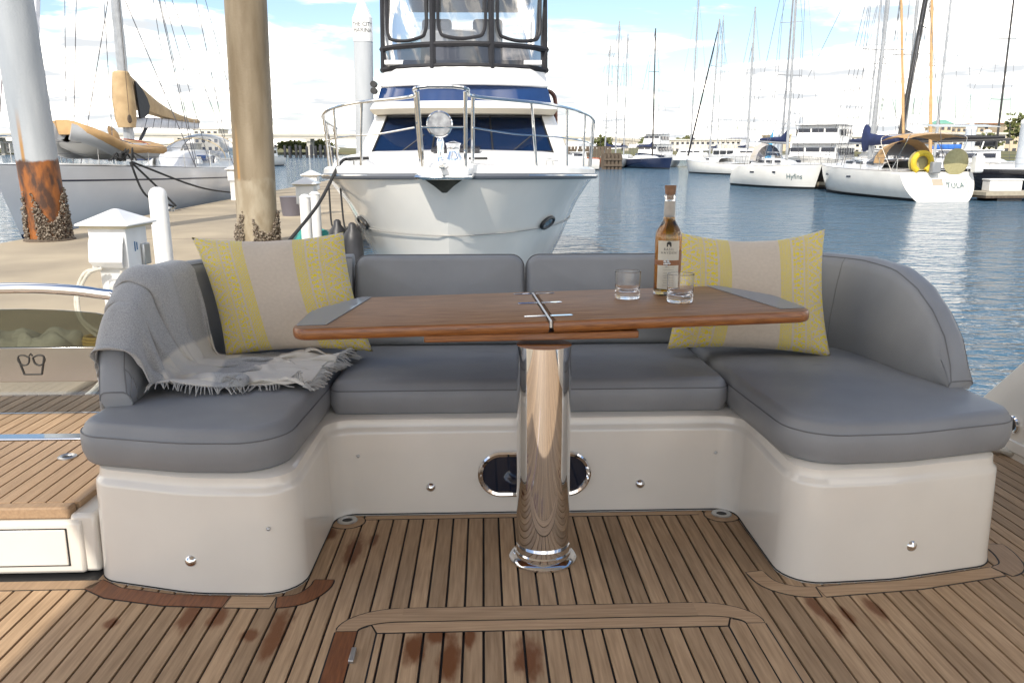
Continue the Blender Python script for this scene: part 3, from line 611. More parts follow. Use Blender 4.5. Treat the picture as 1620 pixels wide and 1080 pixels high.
# ================================================================== pillows
def pillow_mat():
    m = bpy.data.materials.new('embroidered_linen'); m.use_nodes = True; t = m.node_tree; b = t.nodes['Principled BSDF']; L = t.links.new
    def n(tp, **k):
        q = t.nodes.new(tp)
        for a, v in k.items(): setattr(q, a, v)
        return q
    def M_(op, a, b_=None, c=None, clamp=False):
        q = n('ShaderNodeMath', operation=op, use_clamp=clamp)
        for i, v in enumerate((a, b_, c)):
            if v is None: continue
            if hasattr(v, 'links'): L(v, q.inputs[i])
            else: q.inputs[i].default_value = v
        return q.outputs[0]
    uv = n('ShaderNodeUVMap'); s = n('ShaderNodeSeparateXYZ'); L(uv.outputs[0], s.inputs[0]); u, v = s.outputs[0], s.outputs[1]
    e = M_('MINIMUM', u, M_('SUBTRACT', 1.0, u))                                      # distance from the nearer side seam
    def band(a, c): return M_('MULTIPLY', M_('GREATER_THAN', e, a), M_('LESS_THAN', e, c))
    def cells(su, sv, rnd, seed):
        cb_ = n('ShaderNodeCombineXYZ'); L(M_('MULTIPLY', e, su), cb_.inputs[0]); L(M_('MULTIPLY', v, sv), cb_.inputs[1]); cb_.inputs[2].default_value = seed
        vo = n('ShaderNodeTexVoronoi'); vo.inputs['Scale'].default_value = 1; vo.inputs['Randomness'].default_value = rnd; L(cb_.outputs[0], vo.inputs['Vector']); return vo.outputs['Distance']
    def ring(d, r0, w_): return M_('LESS_THAN', M_('ABSOLUTE', M_('SUBTRACT', d, r0)), w_)
    d1 = cells(34, 30, .25, 1.0); f1 = M_('MAXIMUM', ring(d1, .36, .13), M_('LESS_THAN', d1, .10))
    d2 = cells(46, 42, .15, 5.0); f2 = ring(d2, .36, .11)
    zig = M_('ABSOLUTE', M_('SUBTRACT', M_('FRACT', M_('MULTIPLY', v, 5.0)), .5))         # diamonds in the wide bands
    big = M_('GREATER_THAN', M_('SINE', M_('ADD', M_('MULTIPLY', zig, 26.0), M_('MULTIPLY', e, 85.0))), -.6)
    w1 = M_('MULTIPLY', M_('MULTIPLY', band(-.01, .130), f1), big)
    w2 = M_('MULTIPLY', band(.135, .160), f2)
    w3 = M_('MULTIPLY', M_('MULTIPLY', band(.172, .245), f1), M_('GREATER_THAN', M_('SINE', M_('ADD', M_('MULTIPLY', zig, 30.0), M_('MULTIPLY', e, 60.0))), -.75))
    w4 = M_('MULTIPLY', band(.258, .335), f2)
    mask = M_('MAXIMUM', M_('MAXIMUM', w1, w2), M_('MAXIMUM', w3, w4))
    nz = n('ShaderNodeTexNoise'); nz.inputs['Scale'].default_value = 40; L(uv.outputs[0], nz.inputs['Vector'])
    lin = n('ShaderNodeMix', data_type='RGBA'); L(nz.outputs['Fac'], lin.inputs[0]); lin.inputs[6].default_value = (.50, .415, .325, 1); lin.inputs[7].default_value = (.61, .515, .41, 1)
    mi = n('ShaderNodeMix', data_type='RGBA'); L(mask, mi.inputs[0]); L(lin.outputs[2], mi.inputs[6]); mi.inputs[7].default_value = (.74, .58, .02, 1)
    L(mi.outputs[2], b.inputs['Base Color']); b.inputs['Roughness'].default_value = .85; b.inputs['Sheen Weight'].default_value = .2
    wv = n('ShaderNodeTexNoise'); wv.inputs['Scale'].default_value = 260; L(uv.outputs[0], wv.inputs['Vector'])
    hgt = M_('ADD', M_('MULTIPLY', mask, 1.0), M_('MULTIPLY', wv.outputs['Fac'], .35))
    bu = n('ShaderNodeBump'); bu.inputs['Strength'].default_value = .7; bu.inputs['Distance'].default_value = .003; L(hgt, bu.inputs['Height']); L(bu.outputs[0], b.inputs['Normal'])
    return m
linen = pillow_mat()
def pillow(corners, depth, label, seed, sag):
    """corners: bottom-left, bottom-right, top-right, top-left as points; both faces bulge, corners stay sharp"""
    bl, br, tr, tl = [Vector(c) for c in corners]; nrm = (br - bl).cross(tl - bl).normalized()       # towards the camera
    if nrm.y > 0: nrm = -nrm
    N = 44; V = []; uvs = []; Fc = []
    rs = np.random.default_rng(seed); ph = rs.uniform(0, 6, 8)
    for side in (1, -1):
        for i in range(N):
            for j in range(N):
                u, v = i / (N - 1), j / (N - 1); a, b_ = 2 * u - 1, 2 * v - 1
                uu = .5 + .5 * a * (1 - .075 * (1 - b_ * b_)); vv = .5 + .5 * b_ * (1 - (.085 + (sag if b_ > 0 else 0)) * (1 - a * a))
                p = bl * (1 - uu) * (1 - vv) + br * uu * (1 - vv) + tr * uu * vv + tl * (1 - uu) * vv
                e = max(0, (1 - a * a) * (1 - b_ * b_)) ; h = depth * (e ** .42) * (1 + .06 * math.sin(3.1 * a + ph[0]) * math.sin(2.6 * b_ + ph[1]))
                wr = .004 * math.sin(9 * a + 5 * b_ + ph[2]) * (abs(a * b_)) + .006 * math.exp(-((b_ - .85) / .2) ** 2) * math.sin(10 * a + ph[3]) * (1 - a * a)
                V.append(p + nrm * (side * (h + wr * (e ** .3)))); uvs.append((u, v))
    for s in (0, 1):
        o = s * N * N
        for i in range(N - 1):
            for j in range(N - 1): Fc.append((o + i * N + j, o + (i + 1) * N + j, o + (i + 1) * N + j + 1, o + i * N + j + 1))
    c = sum((bl, br), Vector()) / 2; me = bpy.data.meshes.new('throw_pillow'); me.from_pydata([tuple(p - c) for p in V], [], Fc); me.materials.append(linen)
    ul = me.uv_layers.new(name='UVMap'); 
    for lp in me.loops: ul.data[lp.index].uv = uvs[lp.vertex_index]
    bm = bmesh.new(); bm.from_mesh(me); bmesh.ops.remove_doubles(bm, verts=bm.verts, dist=.0004); bmesh.ops.recalc_face_normals(bm, faces=bm.faces); bm.to_mesh(me); bm.free(); me.shade_smooth()
    o = bpy.data.objects.new('throw_pillow', me); col.objects.link(o); o.location = c; tag(o, label, 'pillow', None, True); return o
pillow([BY(357, 562, 2.83), BY(590, 556, 2.83), BY(543, 367, 3.0), BY(303, 375, 2.98)], .105, 'linen throw pillow with yellow embroidered bands leaning beside the grey blanket', 1, .03)
pillow([BY(1055, 552, 2.86), BY(1314, 565, 2.80), BY(1305, 363, 2.97), BY(1070, 366, 3.02)], .105, 'linen throw pillow with yellow embroidered bands propped behind the bottle end of the table', 2, .11)

# ================================================================== blanket: a small cloth solve over the left backrest and seat
def blanket():
    nu, nv = 46, 76; Lu, Lv = .80, 1.30                      # u along the boat (y), v across: from outside over the backrest to the seat
    ru, rv = Lu / (nu - 1), Lv / (nv - 1)
    U, V_ = np.meshgrid(np.linspace(0, 1, nu), np.linspace(0, 1, nv), indexing='ij')
    X = np.zeros((nu, nv, 3)); 
    X[..., 0] = -1.38 + V_ * (.84 - .14 * (1 - U)) + .03 * np.sin(U * 7 + .6); X[..., 1] = 2.33 + U * (.60 - .16 * V_) + .16 * np.clip(V_ - .4, 0, 1); X[..., 2] = .93 + .035 * np.sin(U * 23 + V_ * 4 + 1.5 * np.sin(V_ * 5)) * (.35 + V_) + .03 * np.sin(V_ * 30 + U * 6) * np.clip(V_ - .5, 0, 1) * 2
    X[..., 2] += np.clip(.25 - V_, 0, 1) * -.4
    prev = X.copy(); top_y = np.array([2.26, 2.30, 2.36, 2.45, 2.55, 2.66, 2.78, 2.98, 3.2]); top_z = np.array([.505, .57, .635, .715, .768, .80, .812, .815, .812])
    eps = .010
    def cons(i0, i1, rest, st):
        A, B_ = X[i0], X[i1]; d = B_ - A; l = np.linalg.norm(d, axis=-1, keepdims=True) + 1e-9; c = d * ((l - rest) / l) * .5 * st; X[i0] += c; X[i1] -= c
    sl = np.s_
    for it in range(260):
        vel = (X - prev) * .93; prev = X.copy(); X += vel; X[..., 2] -= .0011
        for _ in range(7):
            for a in (0, 1):
                cons(sl[a:nu - 1:2, :], sl[a + 1:nu:2, :], ru, 1.0); cons(sl[:, a:nv - 1:2], sl[:, a + 1:nv:2], rv, 1.0)
            dg = math.hypot(ru, rv)
            for a in (0, 1):
                cons(sl[a:nu - 1:2, :-1], sl[a + 1:nu:2, 1:], dg, .25); cons(sl[a:nu - 1:2, 1:], sl[a + 1:nu:2, :-1], dg, .25)
            for a in (0, 1, 2): cons(sl[:, a:nv - 2:3], sl[:, a + 2:nv:3], 2 * rv, .06)
        # collide with the backrest slab
        y, z = X[..., 1], X[..., 2]; xi = np.interp(y, [2.275, 2.6, 2.88, 3.03], [-1.035, -1.045, -1.01, -.92]) - .17 * np.clip(z - .456, 0, .5); hw = .05 + eps; xc = xi - .046
        tz = np.interp(y, top_y, top_z) + eps; dx = X[..., 0] - xc; rr = .035; qx = np.abs(dx) - hw + rr; qz = z - tz + rr
        o = np.sqrt(np.clip(qx, 0, 9) ** 2 + np.clip(qz, 0, 9) ** 2); d = o + np.minimum(np.maximum(qx, qz), 0) - rr
        inside = (d < 0) & (y > 2.24)
        gx = np.where(o > 1e-6, np.clip(qx, 0, 9) / (o + 1e-9), (qx > qz) * 1.0) * np.sign(dx); gz = np.where(o > 1e-6, np.clip(qz, 0, 9) / (o + 1e-9), (qx <= qz) * 1.0)
        X[..., 0] -= np.where(inside, d * gx, 0); X[..., 2] -= np.where(inside, d * gz, 0)
        # seat, and the pillow's lower face behind
        seat = (X[..., 2] < .474 + eps) & (X[..., 0] > -1.06) & (X[..., 2] > .36); X[..., 2] = np.where(seat, .474 + eps, X[..., 2])
        lim = np.where(X[..., 0] > -1.0, 2.86 - .0 * X[..., 0], 3.0); push = (X[..., 1] > lim) & (X[..., 2] < .62); X[..., 1] = np.where(push, lim, X[..., 1])
        touch = (inside | seat)[..., None]
        prev = np.where(touch, prev * .12 + X * .88, prev)     # friction
    # loose folds standing off the surface
    gu = np.gradient(X, axis=0); gv = np.gradient(X, axis=1); nn_ = np.cross(gu, gv); nn_ /= np.linalg.norm(nn_, axis=-1, keepdims=True) + 1e-9
    out = np.stack([np.ones_like(U) * .6, np.ones_like(U) * -.3, np.ones_like(U)], -1); nn_ *= np.sign((nn_ * out).sum(-1, keepdims=True))
    w1 = np.clip((V_ - .18) / .2, 0, 1) * np.clip((.80 - V_) / .2, 0, 1); w2 = np.clip((V_ - .55) / .15, 0, 1)
    f1_ = np.clip(np.sin(U * 10 + 1.6 * np.sin(V_ * 4.2) + .4), 0, 1) ** 1.6; f2_ = np.clip(np.sin(V_ * 34 + 5 * np.sin(U * 4.1)), 0, 1) ** 1.3 * np.clip(np.sin(U * 6 + V_ * 9), .15, 1)
    X += nn_ * (.026 * w1 * f1_ + .030 * w2 * f2_)[..., None]
    me = bpy.data.meshes.new('blanket'); c = Vector((-1.0, 2.6, .46))
    fs = [(i * nv + j, (i + 1) * nv + j, (i + 1) * nv + j + 1, i * nv + j + 1) for i in range(nu - 1) for j in range(nv - 1)]
    P = X.reshape(-1, 3); me.from_pydata([tuple(Vector(p) - c) for p in P.tolist()], [], fs)
    m = pm('wool_blanket', (.47, .46, .445), (.28, .277, .272), rough=.95, ns=430, stretch=(1, .4, 1), bump=.10, bs=240, sheen=.3); t = m.node_tree; L = t.links.new; b = t.nodes['Principled BSDF']; src = b.inputs['Base Color'].links[0].from_socket
    uvn = t.nodes.new('ShaderNodeUVMap'); s = t.nodes.new('ShaderNodeSeparateXYZ'); L(uvn.outputs[0], s.inputs[0])
    mr = t.nodes.new('ShaderNodeMapRange'); mr.inputs[1].default_value = .56; mr.inputs[2].default_value = .57; L(s.outputs[1], mr.inputs[0])
    wv = t.nodes.new('ShaderNodeMapRange'); wv.inputs[1].default_value = .70; wv.inputs[2].default_value = .69; L(s.outputs[1], wv.inputs[0])
    mu = t.nodes.new('ShaderNodeMath'); mu.operation = 'MULTIPLY'; L(mr.outputs[0], mu.inputs[0]); L(wv.outputs[0], mu.inputs[1]); e2 = t.nodes.new('ShaderNodeMapRange'); e2.inputs[1].default_value = .80; e2.inputs[2].default_value = .81; L(s.outputs[1], e2.inputs[0]); mx2 = t.nodes.new('ShaderNodeMath'); mx2.operation = 'MAXIMUM'; L(mu.outputs[0], mx2.inputs[0]); L(e2.outputs[0], mx2.inputs[1]); mu = mx2
    mi = t.nodes.new('ShaderNodeMix'); mi.data_type = 'RGBA'; L(mu.outputs[0], mi.inputs[0]); L(src, mi.inputs[6]); mi.inputs[7].default_value = (.66, .61, .53, 1); L(mi.outputs[2], b.inputs['Base Color'])
    me.materials.append(m); ul = me.uv_layers.new(name='UVMap')
    for lp in me.loops: ul.data[lp.index].uv = (U.flat[lp.vertex_index], V_.flat[lp.vertex_index])
    me.shade_smooth(); o = bpy.data.objects.new('blanket', me); col.objects.link(o); o.location = c; o['_o'] = tuple(c)
    tag(o, 'grey woven throw blanket with pale stripe and fringe draped over the sofa end', 'blanket', None, True)
    sd = o.modifiers.new('thick', 'SOLIDIFY'); sd.thickness = .007; sd.offset = 0
    ss = o.modifiers.new('smooth', 'SUBSURF'); ss.levels = 1; ss.render_levels = 1
    fr = MB(); rs = random.Random(3)
    for i in range(nu * 3 - 3):
        a = i / 3; i0 = int(a); f = a - i0; p = Vector(X[i0, -1]) * (1 - f) + Vector(X[min(i0 + 1, nu - 1), -1]) * f; q = Vector(X[i0, -3]) * (1 - f) + Vector(X[min(i0 + 1, nu - 1), -3]) * f
        d = (p - q).normalized() + Vector((rs.uniform(-.4, .4), rs.uniform(-.4, .4), rs.uniform(-.1, .2))); d.normalize(); ln = rs.uniform(.03, .055)
        p1 = p + d * ln * .5; p2 = p + d * ln + Vector((0, 0, -.012)); 
        for w_ in (p1, p2): w_.z = max(w_.z, .476) if w_.x > -1.05 else w_.z
        fr.tube([p, p1, p2], .0028, 4, r1=.0014)
    for j in range(int(nv * .55) * 2, nv * 2 - 2):
        j0 = j // 2; p = Vector(X[0, j0]).lerp(Vector(X[0, min(j0 + 1, nv - 1)]), (j % 2) / 2); q = Vector(X[2, j0]); d = (p - q).normalized() + Vector((rs.uniform(-.4, .4), rs.uniform(-.3, .3), rs.uniform(-.3, .1))); d.normalize(); ln = rs.uniform(.025, .045)
        p1 = p + d * ln * .5; p2 = p + d * ln + Vector((0, 0, -.012))
        for w_ in (p1, p2): w_.z = max(w_.z, .476) if w_.x > -1.05 else w_.z
        fr.tube([p, p1, p2], .0028, 4, r1=.0014)
    fr.build('fringe', pm('fringe_wool', (.50, .48, .44), (.34, .33, .31), rough=.95, ns=30), o, kind='stuff')
blanket()

# ================================================================== boarding gate, side step, right bulwark, overhang
def side_step():
    t = thing('boarding_step', 'cream moulded boarding step with teak tread beside the sofa', 'step', (-1.6, 2.5, 0), boat=True)
    MB().box((-1.75, 2.80, .082), (1.19, 1.32, .164)).build('step_body', gel, t, bevel=.012)
    MB().box((-1.60, 2.137, .085), (.80, .006, .110)).build('locker_front', gel, t, bevel=.004)
    MB().box((-1.60, 2.1385, .085), (.805, .004, .115)).build('locker_gap', caulk, t)
    pl = MB().box((-1.76, 2.80, .1665), (1.17, 1.27, .006)).build('tread_base', caulk, t)
    x = -2.33; k = 0
    while x < -1.21:
        MB().box((x + .0247, 2.475, .183), (.0447, .55, .030)).build('plank', teak_plain, pl, bevel=.001, seg=1)
        MB().box((x + .0247, 3.10, .183), (.0447, .54, .030)).build('plank', teak, pl, bevel=.001, seg=1); x += .05
    MB().box((-1.76, 2.172, .183), (1.14, .042, .036)).build('nosing', teak_plain, pl, bevel=.006)
    MB().box((-1.76, 2.79, .186), (1.14, .058, .034)).build('threshold', chrome, t, bevel=.004)
    c = BZ(106, 722, .2); 
    g = MB().lathe([(.030, .199), (.030, .203), (.024, .206), (.018, .203), (.016, .1995)], (c.x, c.y, 0), 24, caps=False).build('deck_socket', satin, t); MB().lathe([(.0165, .1992), (.0165, .2003)], (c.x, c.y, 0), 16).build('socket_hole', black, g)
    MB().box((-1.155, 2.75, .09), (.075, 1.2, .18)).build('side_cheek', gel, t, bevel=.012)
side_step()
def gate():
    y = 3.08; t = thing('boarding_gate', 'stainless boarding gate with smoked glass and mirror-polished panel beside the sofa', 'gate', (-1.7, y, .2), boat=True)
    P = lambda px, py: BY(px, py, y)
    L_ = P(-60, 462)
    path = [P(px, py) for px, py in ((-120, 462), (-40, 457), (40, 455), (110, 458), (160, 464), (178, 467), (188, 475), (189, 500), (187, 560), (184, 640))]
    MB().tube(catmull(path, 5), .021, 12).build('handrail', chrome, t)
    xr = P(176, 545).x; xl = P(-120, 545).x; zt = P(80, 548).z; zb = P(80, 602).z; z0 = .203
    top = [P(px, py) for px, py in ((-120, 492), (-40, 489), (40, 488), (100, 490), (150, 494), (170, 498), (176, 508))]
    pts = [(p.x, p.z) for p in top] + [(xr, zt), (xl, zt)]
    MB().loft([[(x, y + .004, z) for x, z in pts], [(x, y - .004, z) for x, z in pts]]).build('smoked_glass', gate_glass, t)
    band = MB().box(((xl + xr) / 2, y, (zt + zb) / 2), (xr - xl, .02, zt - zb)).build('mirror_panel', pm('dull_mirror_steel', (.42, .40, .375), (.36, .345, .325), rough=.2, metal=1.0, ns=3), t, bevel=.002)  # mirror steel; dim grey reflection put into its colour and roughness
    MB().box(((xl + xr) / 2, y, (zb + z0) / 2), (xr - xl, .008, zb - z0)).build('lower_pane', clear_pane, t)
    cr = MB(); c = P(52, 572); s = .00145 * 2.3
    E_ = lambda pts: [Vector((c.x + x * s, y - .0115, c.z + z * s)) for x, z in pts]
    for sx in (-1, 1):
        cr.tube(catmull(E_([(sx * 2, 6), (sx * 8, 9), (sx * 14, 8), (sx * 15, 2), (sx * 10, -3), (sx * 4, -1), (sx * 2, 6)]), 4), .0030, 5)
        cr.tube(E_([(sx * 15, 6), (sx * 10, -14)]), .0034, 5)
    cr.tube(E_([(-10, -14), (10, -14)]), .0028, 5); cr.tube(E_([(-2, 8), (0, 11), (2, 8)]), .0024, 5)
    cr.build('crown_emblem', ink, band)
gate()
def bulwark():
    t = thing('side_bulwark', 'glossy white side bulwark with a round chrome fitting beside the sofa end without the blanket', 'bulwark', (2.15, 2.6, 0), boat=True)
    p0 = BX(1560, 622, 2.14); p1 = BX(1625, 566, 2.14)
    dz = (p1.z - p0.z) / (p1.y - p0.y); ztop = lambda y: max(.04, p0.z + dz * (y - p0.y))
    ys = [3.42] + [3.3, 3.1, 2.9, 2.6, 2.2, 1.6, .8]; 
    rings = [[(2.13, y, -.02), (2.13, y, min(.8, ztop(y)) - .03), (2.14, y, min(.8, ztop(y)) - .006), (2.17, y, min(.8, ztop(y))), (2.24, y, min(.8, ztop(y)) - .01), (2.26, y, min(.8, ztop(y)) - .05), (2.27, y, -.6)] for y in ys]
    b = MB().loft(rings).build('panel', gel, t, smooth=50)
    MB().box((2.126, 2.1, .055), (.012, 2.55, .05)).build('lower_ledge', gel, t, bevel=.008)
    c = BX(1603, 672, 2.128); 
    g = MB().lathe([(.036, -.003), (.036, .004), (.031, .010), (.024, .008), (.022, -.001)], c, 28, axis=(-1, 0, 0), caps=False).build('round_fitting', chrome, t); MB().lathe([(.0225, -.0025), (.0225, .001), (.016, .004), (.001, .005)], c, 20, axis=(-1, 0, 0)).build('fitting_cap', black, g)
    pa = BZ(1566, 708, .025); pb_ = BZ(1640, 726, .025)
    r = MB().tube(catmull([pa + Vector((-.25, .10, 0)), pa, (pa + pb_) / 2 + Vector((0, .01, 0)), pb_, pb_ + Vector((.0, -.25, 0))], 6), .017, 10).build('mooring_rope', rope_w)
    tag(r, 'thick cream mooring rope lying on the side deck by the bulwark', 'rope', None, True)
bulwark()
def overhang():
    t = thing('flybridge_overhang', 'white flybridge overhang roofing the cockpit deck', 'roof', (0, 0, 2.1), boat=True)
    P = dense(round_poly([(-1.98, -1.35, .1), (2.15, -1.35, .1), (2.15, 2.05, .35), (-1.98, 2.05, .35)], 8), .3); nn = normals2(P)  # unseen roof shading the cockpit, cut short behind so sunlit deck bounces light
    MB().loft([[(p.x + n.x * o, p.y + n.y * o, z) for p, n in zip(P, nn)] for o, z in ((-.05, 2.10), (0, 2.14), (0, 2.22), (-.05, 2.26))]).build('roof_shell', white, t, smooth=50)
overhang()
def stern():
    # own hull and bathing platform under the cockpit, seen past the gate
    t = thing('yacht_hull', 'white stern and bathing platform of the yacht under the cockpit', 'hull', (0, 2.5, -.1), boat=True)
    MB().box((0.05, .6, -.36), (4.45, 5.7, .60)).build('hull_shell', gel, t, bevel=.05)
    MB().box((0.0, 4.05, -.62), (4.1, 1.3, .10)).build('bathing_platform', gel, t, bevel=.03)
    x = -2.0
    while x < 1.98:
        MB().box((x + .05, 4.05, -.562), (.092, 1.18, .012)).build('grating_slat', green_mat, t); x += .1
    r = MB().tube(catmull([BZ(108, 638, -.5), BZ(130, 630, -.5), BZ(150, 615, -.5), BZ(163, 598, -.5), BZ(178, 570, -.5)], 6), .022, 8).build('dock_line', rope_w)
    tag(r, 'pale dock line lying past the boarding gate on the bathing platform', 'rope', None, True)
stern()
# ================================================================== the motor yacht lying astern
def motor_yacht():
    ox, oy = -.40, 8.55
    t = thing('motor_yacht', 'large white flybridge motor yacht moored bow-on behind the sofa', 'motor yacht', (ox, oy, SEA), R(-1.5), local=True)
    SB = [0, .12, .3, .55, 1, 1.5, 2.2, 3.2, 4.5, 6, 11]; BB = [.10, .39, .70, .98, 1.31, 1.55, 1.78, 1.96, 2.06, 2.09, 2.04]
    sheer = lambda s: 2.02 - .030 * min(s, 5)
    def hb(s, f):                                   # half breadth at distance s from the stem head, f = height fraction of the topsides
        z = f * 2.0; s0 = 1.15 * (1 - f) ** 1.25; q = s - s0
        if q <= 0: return 0.0
        k = np.interp(f, [0, .25, .5, .68, .8, .92, 1], [.60, .70, .79, .84, .88, .945, 1.0]); fine = np.interp(f, [0, 1], [2.1, 1.0])
        return float(np.interp(q / (1 + (fine - 1) * math.exp(-q / 2.5)), SB, BB)) * k if f < 1 else float(np.interp(q, SB, BB))
    ss = [0, .04, .1, .2, .32, .46, .62, .8, 1.0, 1.25, 1.55, 1.9, 2.3, 2.8, 3.4, 4.2, 5.2, 6.5, 8, 11]; fs = [1, .96, .92, .86, .80, .74, .68, .66, .58, .5, .4, .3, .2, .1, 0, -.15]
    for side in (1, -1):
        rows = []
        for u in ss:
            row = []
            for f in fs:
                ff = max(f, 0); s0 = 1.15 * (1 - ff) ** 1.25; s = s0 + u * (11 - s0) / 11 if u > 0 else s0
                x = hb(s, ff) if u > 0 else 0
                row.append((side * x, s, f * sheer(s)))
            rows.append(row)
        MB().loft(rows, False, False, False).build('hull_side', hullw, t, local=True, smooth=30)
    for side in (1, -1):
        ln = [(0, 1.15 * (1 - .66) ** 1.25 - .004, .66 * sheer(.3))]
        for u in ss[1:]:
            s0 = 1.15 * (1 - .66) ** 1.25; s = s0 + u * (11 - s0) / 11; ln.append((side * (hb(s, .66) + .008), s - .03, .66 * sheer(s)))
        MB().tube(ln, .007, 5).build('hull_line', pm('hull_seam', (.30, .29, .27), rough=.6) if 'hull_seam' not in MATS else MATS['hull_seam'], t, local=True)
    edge = [(hb(s, 1), s, sheer(s)) for s in ss]
    # toe rail: rolled white deck edge, then the dark and steel rub rail
    full = [Vector((-x, y, z)) for x, y, z in reversed(edge)] + [Vector(e) for e in edge]
    MB().tube([p + Vector((0, 0, -.035)) for p in full], .034, 8).build('rub_rail', pm('rub_rubber', (.10, .11, .13), rough=.4), t, local=True)
    MB().tube([p + (Vector((p.x, 0, 0)).normalized() * .022 if abs(p.x) > .01 else Vector((0, -.02, 0))) + Vector((0, 0, -.028)) for p in full], .016, 8).build('rail_strip', steel, t, local=True)
    rows = []
    for s, (x, y, z) in zip(ss, edge):
        rows.append([(x * k, y, z + dz) for k, dz in ((-1.0, -.01), (-.995, .06), (-.975, .085), (-.94, .06), (-.5, .10), (0, .13), (.5, .10), (.94, .06), (.975, .085), (.995, .06), (1.0, -.01))])
    MB().loft(rows, False, False, False).build('foredeck', white, t, local=True, smooth=40)
    # bow pulpit and anchor
    P = round_poly([(-.26, -.30, .05), (.26, -.30, .05), (.33, .5, .03), (-.33, .5, .03)], 5)
    MB().prism(P, 1.985, 2.075).build('bow_platform', white, t, local=True, bevel=.02)
    MB().tube([(-.30, .15, 1.99), (-.27, -.28, 1.985), (-.20, -.315, 1.985), (.20, -.315, 1.985), (.27, -.28, 1.985), (.30, .15, 1.99)], .026, 8).build('platform_trim', steel, t, local=True)
    a = MB(); a.loft([[(-.22, -.27, 1.975), (.22, -.27, 1.975), (.2, .1, 1.965), (-.2, .1, 1.965)], [(-.10, -.22, 1.89), (.10, -.22, 1.89), (.08, .0, 1.89), (-.08, .0, 1.89)], [(-.025, -.16, 1.82), (.025, -.16, 1.82), (.02, -.08, 1.82), (-.02, -.08, 1.82)]])
    a.build('anchor', pm('anchor_bronze', (.10, .085, .06), (.06, .05, .035), rough=.4, metal=.5, ns=8), t, local=True, bevel=.01)
    MB().box((0, -.2, 2.1), (.06, .5, .05)).build('anchor_shank', steel, t, local=True, bevel=.01)
    # windlass, searchlight
    MB().lathe([(.10, 0), (.10, .04), (.07, .09), (.075, .17), (.09, .2), (.02, .22)], (.05, .62, 2.13), 16).build('windlass', chrome, t, local=True)
    MB().lathe([(.07, 0), (.05, .03), (.035, .12), (.04, .26), (.03, .3)], (-.06, .2, 2.08), 14).build('light_post', chrome, t, local=True)
    sl_ = MB().lathe([(.03, -.13), (.09, -.10), (.135, -.02), (.14, .03), (.128, .04), (.12, .03)], (-.06, .16, 2.52), 28, axis=(0, -1, 0)).build('searchlight', chrome, t, local=True)
    MB().lathe([(.002, -.02), (.06, .0), (.12, .034), (.121, .036)], (-.06, .16, 2.52), 24, axis=(0, -1, 0)).build('reflector', pm('lamp_reflector', (.30, .30, .31), (.5, .5, .5), rough=.3, metal=.8, ns=18), sl_, local=True)
    for sx in (-1, 1):                                # foredeck cleats
        c = MB(); x = sx * 1.18; c.tube([(x - .11, 1.45, 2.14), (x + .11, 1.45, 2.14)], .017, 8)
        for d in (-.04, .04): c.tube([(x + d, 1.45, 2.05), (x + d, 1.45, 2.14)], .016, 8)
        c.build('cleat', steel, t, local=True)
    MB().box((.32, .95, 2.16), (.22, .09, .03)).build('hatch_handle', black, t, local=True, bevel=.01)
    # bow rail: top and mid rails swept round, raked stanchions
    def railp(s, h, out=.0):
        x = hb(s, 1) * .96 + .05 * h; return Vector((x, s - .12 * h, sheer(s) + .07 + h))
    hts = lambda s: .69 - .012 * s
    sr = [.35, .6, .9, 1.3, 1.8, 2.4, 3.0, 3.6, 4.4]
    for sx in (-1, 1):
        mirror = lambda p: Vector((sx * p.x, p.y, p.z))
        top = [Vector((sx * .12, -.42, 2.86)), Vector((sx * .26, -.38, 2.84)), Vector((sx * .30, -.1, 2.79))] + [mirror(railp(s, hts(s))) for s in sr]
        MB().tube(catmull(top, 5), .019, 8).build('top_rail', steel, t, local=True)
        mid = [mirror(railp(s, hts(s) * .5)) for s in sr]; MB().tube(catmull([Vector((sx * .30, -.1, 2.48))] + mid, 4), .009, 6).build('mid_rail', steel, t, local=True)
        for s in (.5, 1.15, 1.9, 2.7, 3.3, 4.0):
            b0 = railp(s + .12, 0); MB().tube([mirror(b0), mirror(railp(s, hts(s)))], .015, 8).build('stanchion', steel, t, local=True)
        for yy, xx in ((-.26, .24), (.12, .30)):
            MB().tube([(sx * (xx - .02), yy + .14, 2.07), (sx * xx, yy - .06, 2.82)], .020, 8).build('pulpit_post', steel, t, local=True)
    MB().tube([(-.12, -.42, 2.86), (.12, -.42, 2.86)], .019, 8).build('top_rail', steel, t, local=True)
    MB().tube([(-.24, -.2, 2.48), (.24, -.2, 2.48)], .012, 6).build('mid_rail', steel, t, local=True)
    # portholes in the flare
    for sx in (-1, 1):
        s = 1.62; f = .70; x = hb(s, f); d = Vector((sx * (hb(s + .2, f) - hb(s - .2, f)), .4, 0)).normalized(); up = Vector((sx * (hb(s, f + .06) - hb(s, f - .06)), 0, .24)).normalized(); n_ = d.cross(up) * sx; n_ = n_ if n_.x * sx > 0 else -n_
        c = Vector((sx * x, s, f * sheer(s) - .02)) + n_ * .012
        ring = [c + d * (.21 * math.cos(a)) + up * (.075 * math.sin(a)) for a in [2 * math.pi * k / 28 for k in range(28)]]
        p = MB().tube(ring, .022, 8, True).build('porthole', black, t, local=True)
        MB().loft([[q + n_ * .006 for q in ring], [q - n_ * .02 for q in ring]]).build('porthole_glass', glass_dk, p, local=True)
    # deckhouse: raked windshield in three panes under a brow
    zb, zt_ = 2.18, 2.76; yb, yt = 3.75, 4.35; wb, wt = 1.36, 1.20
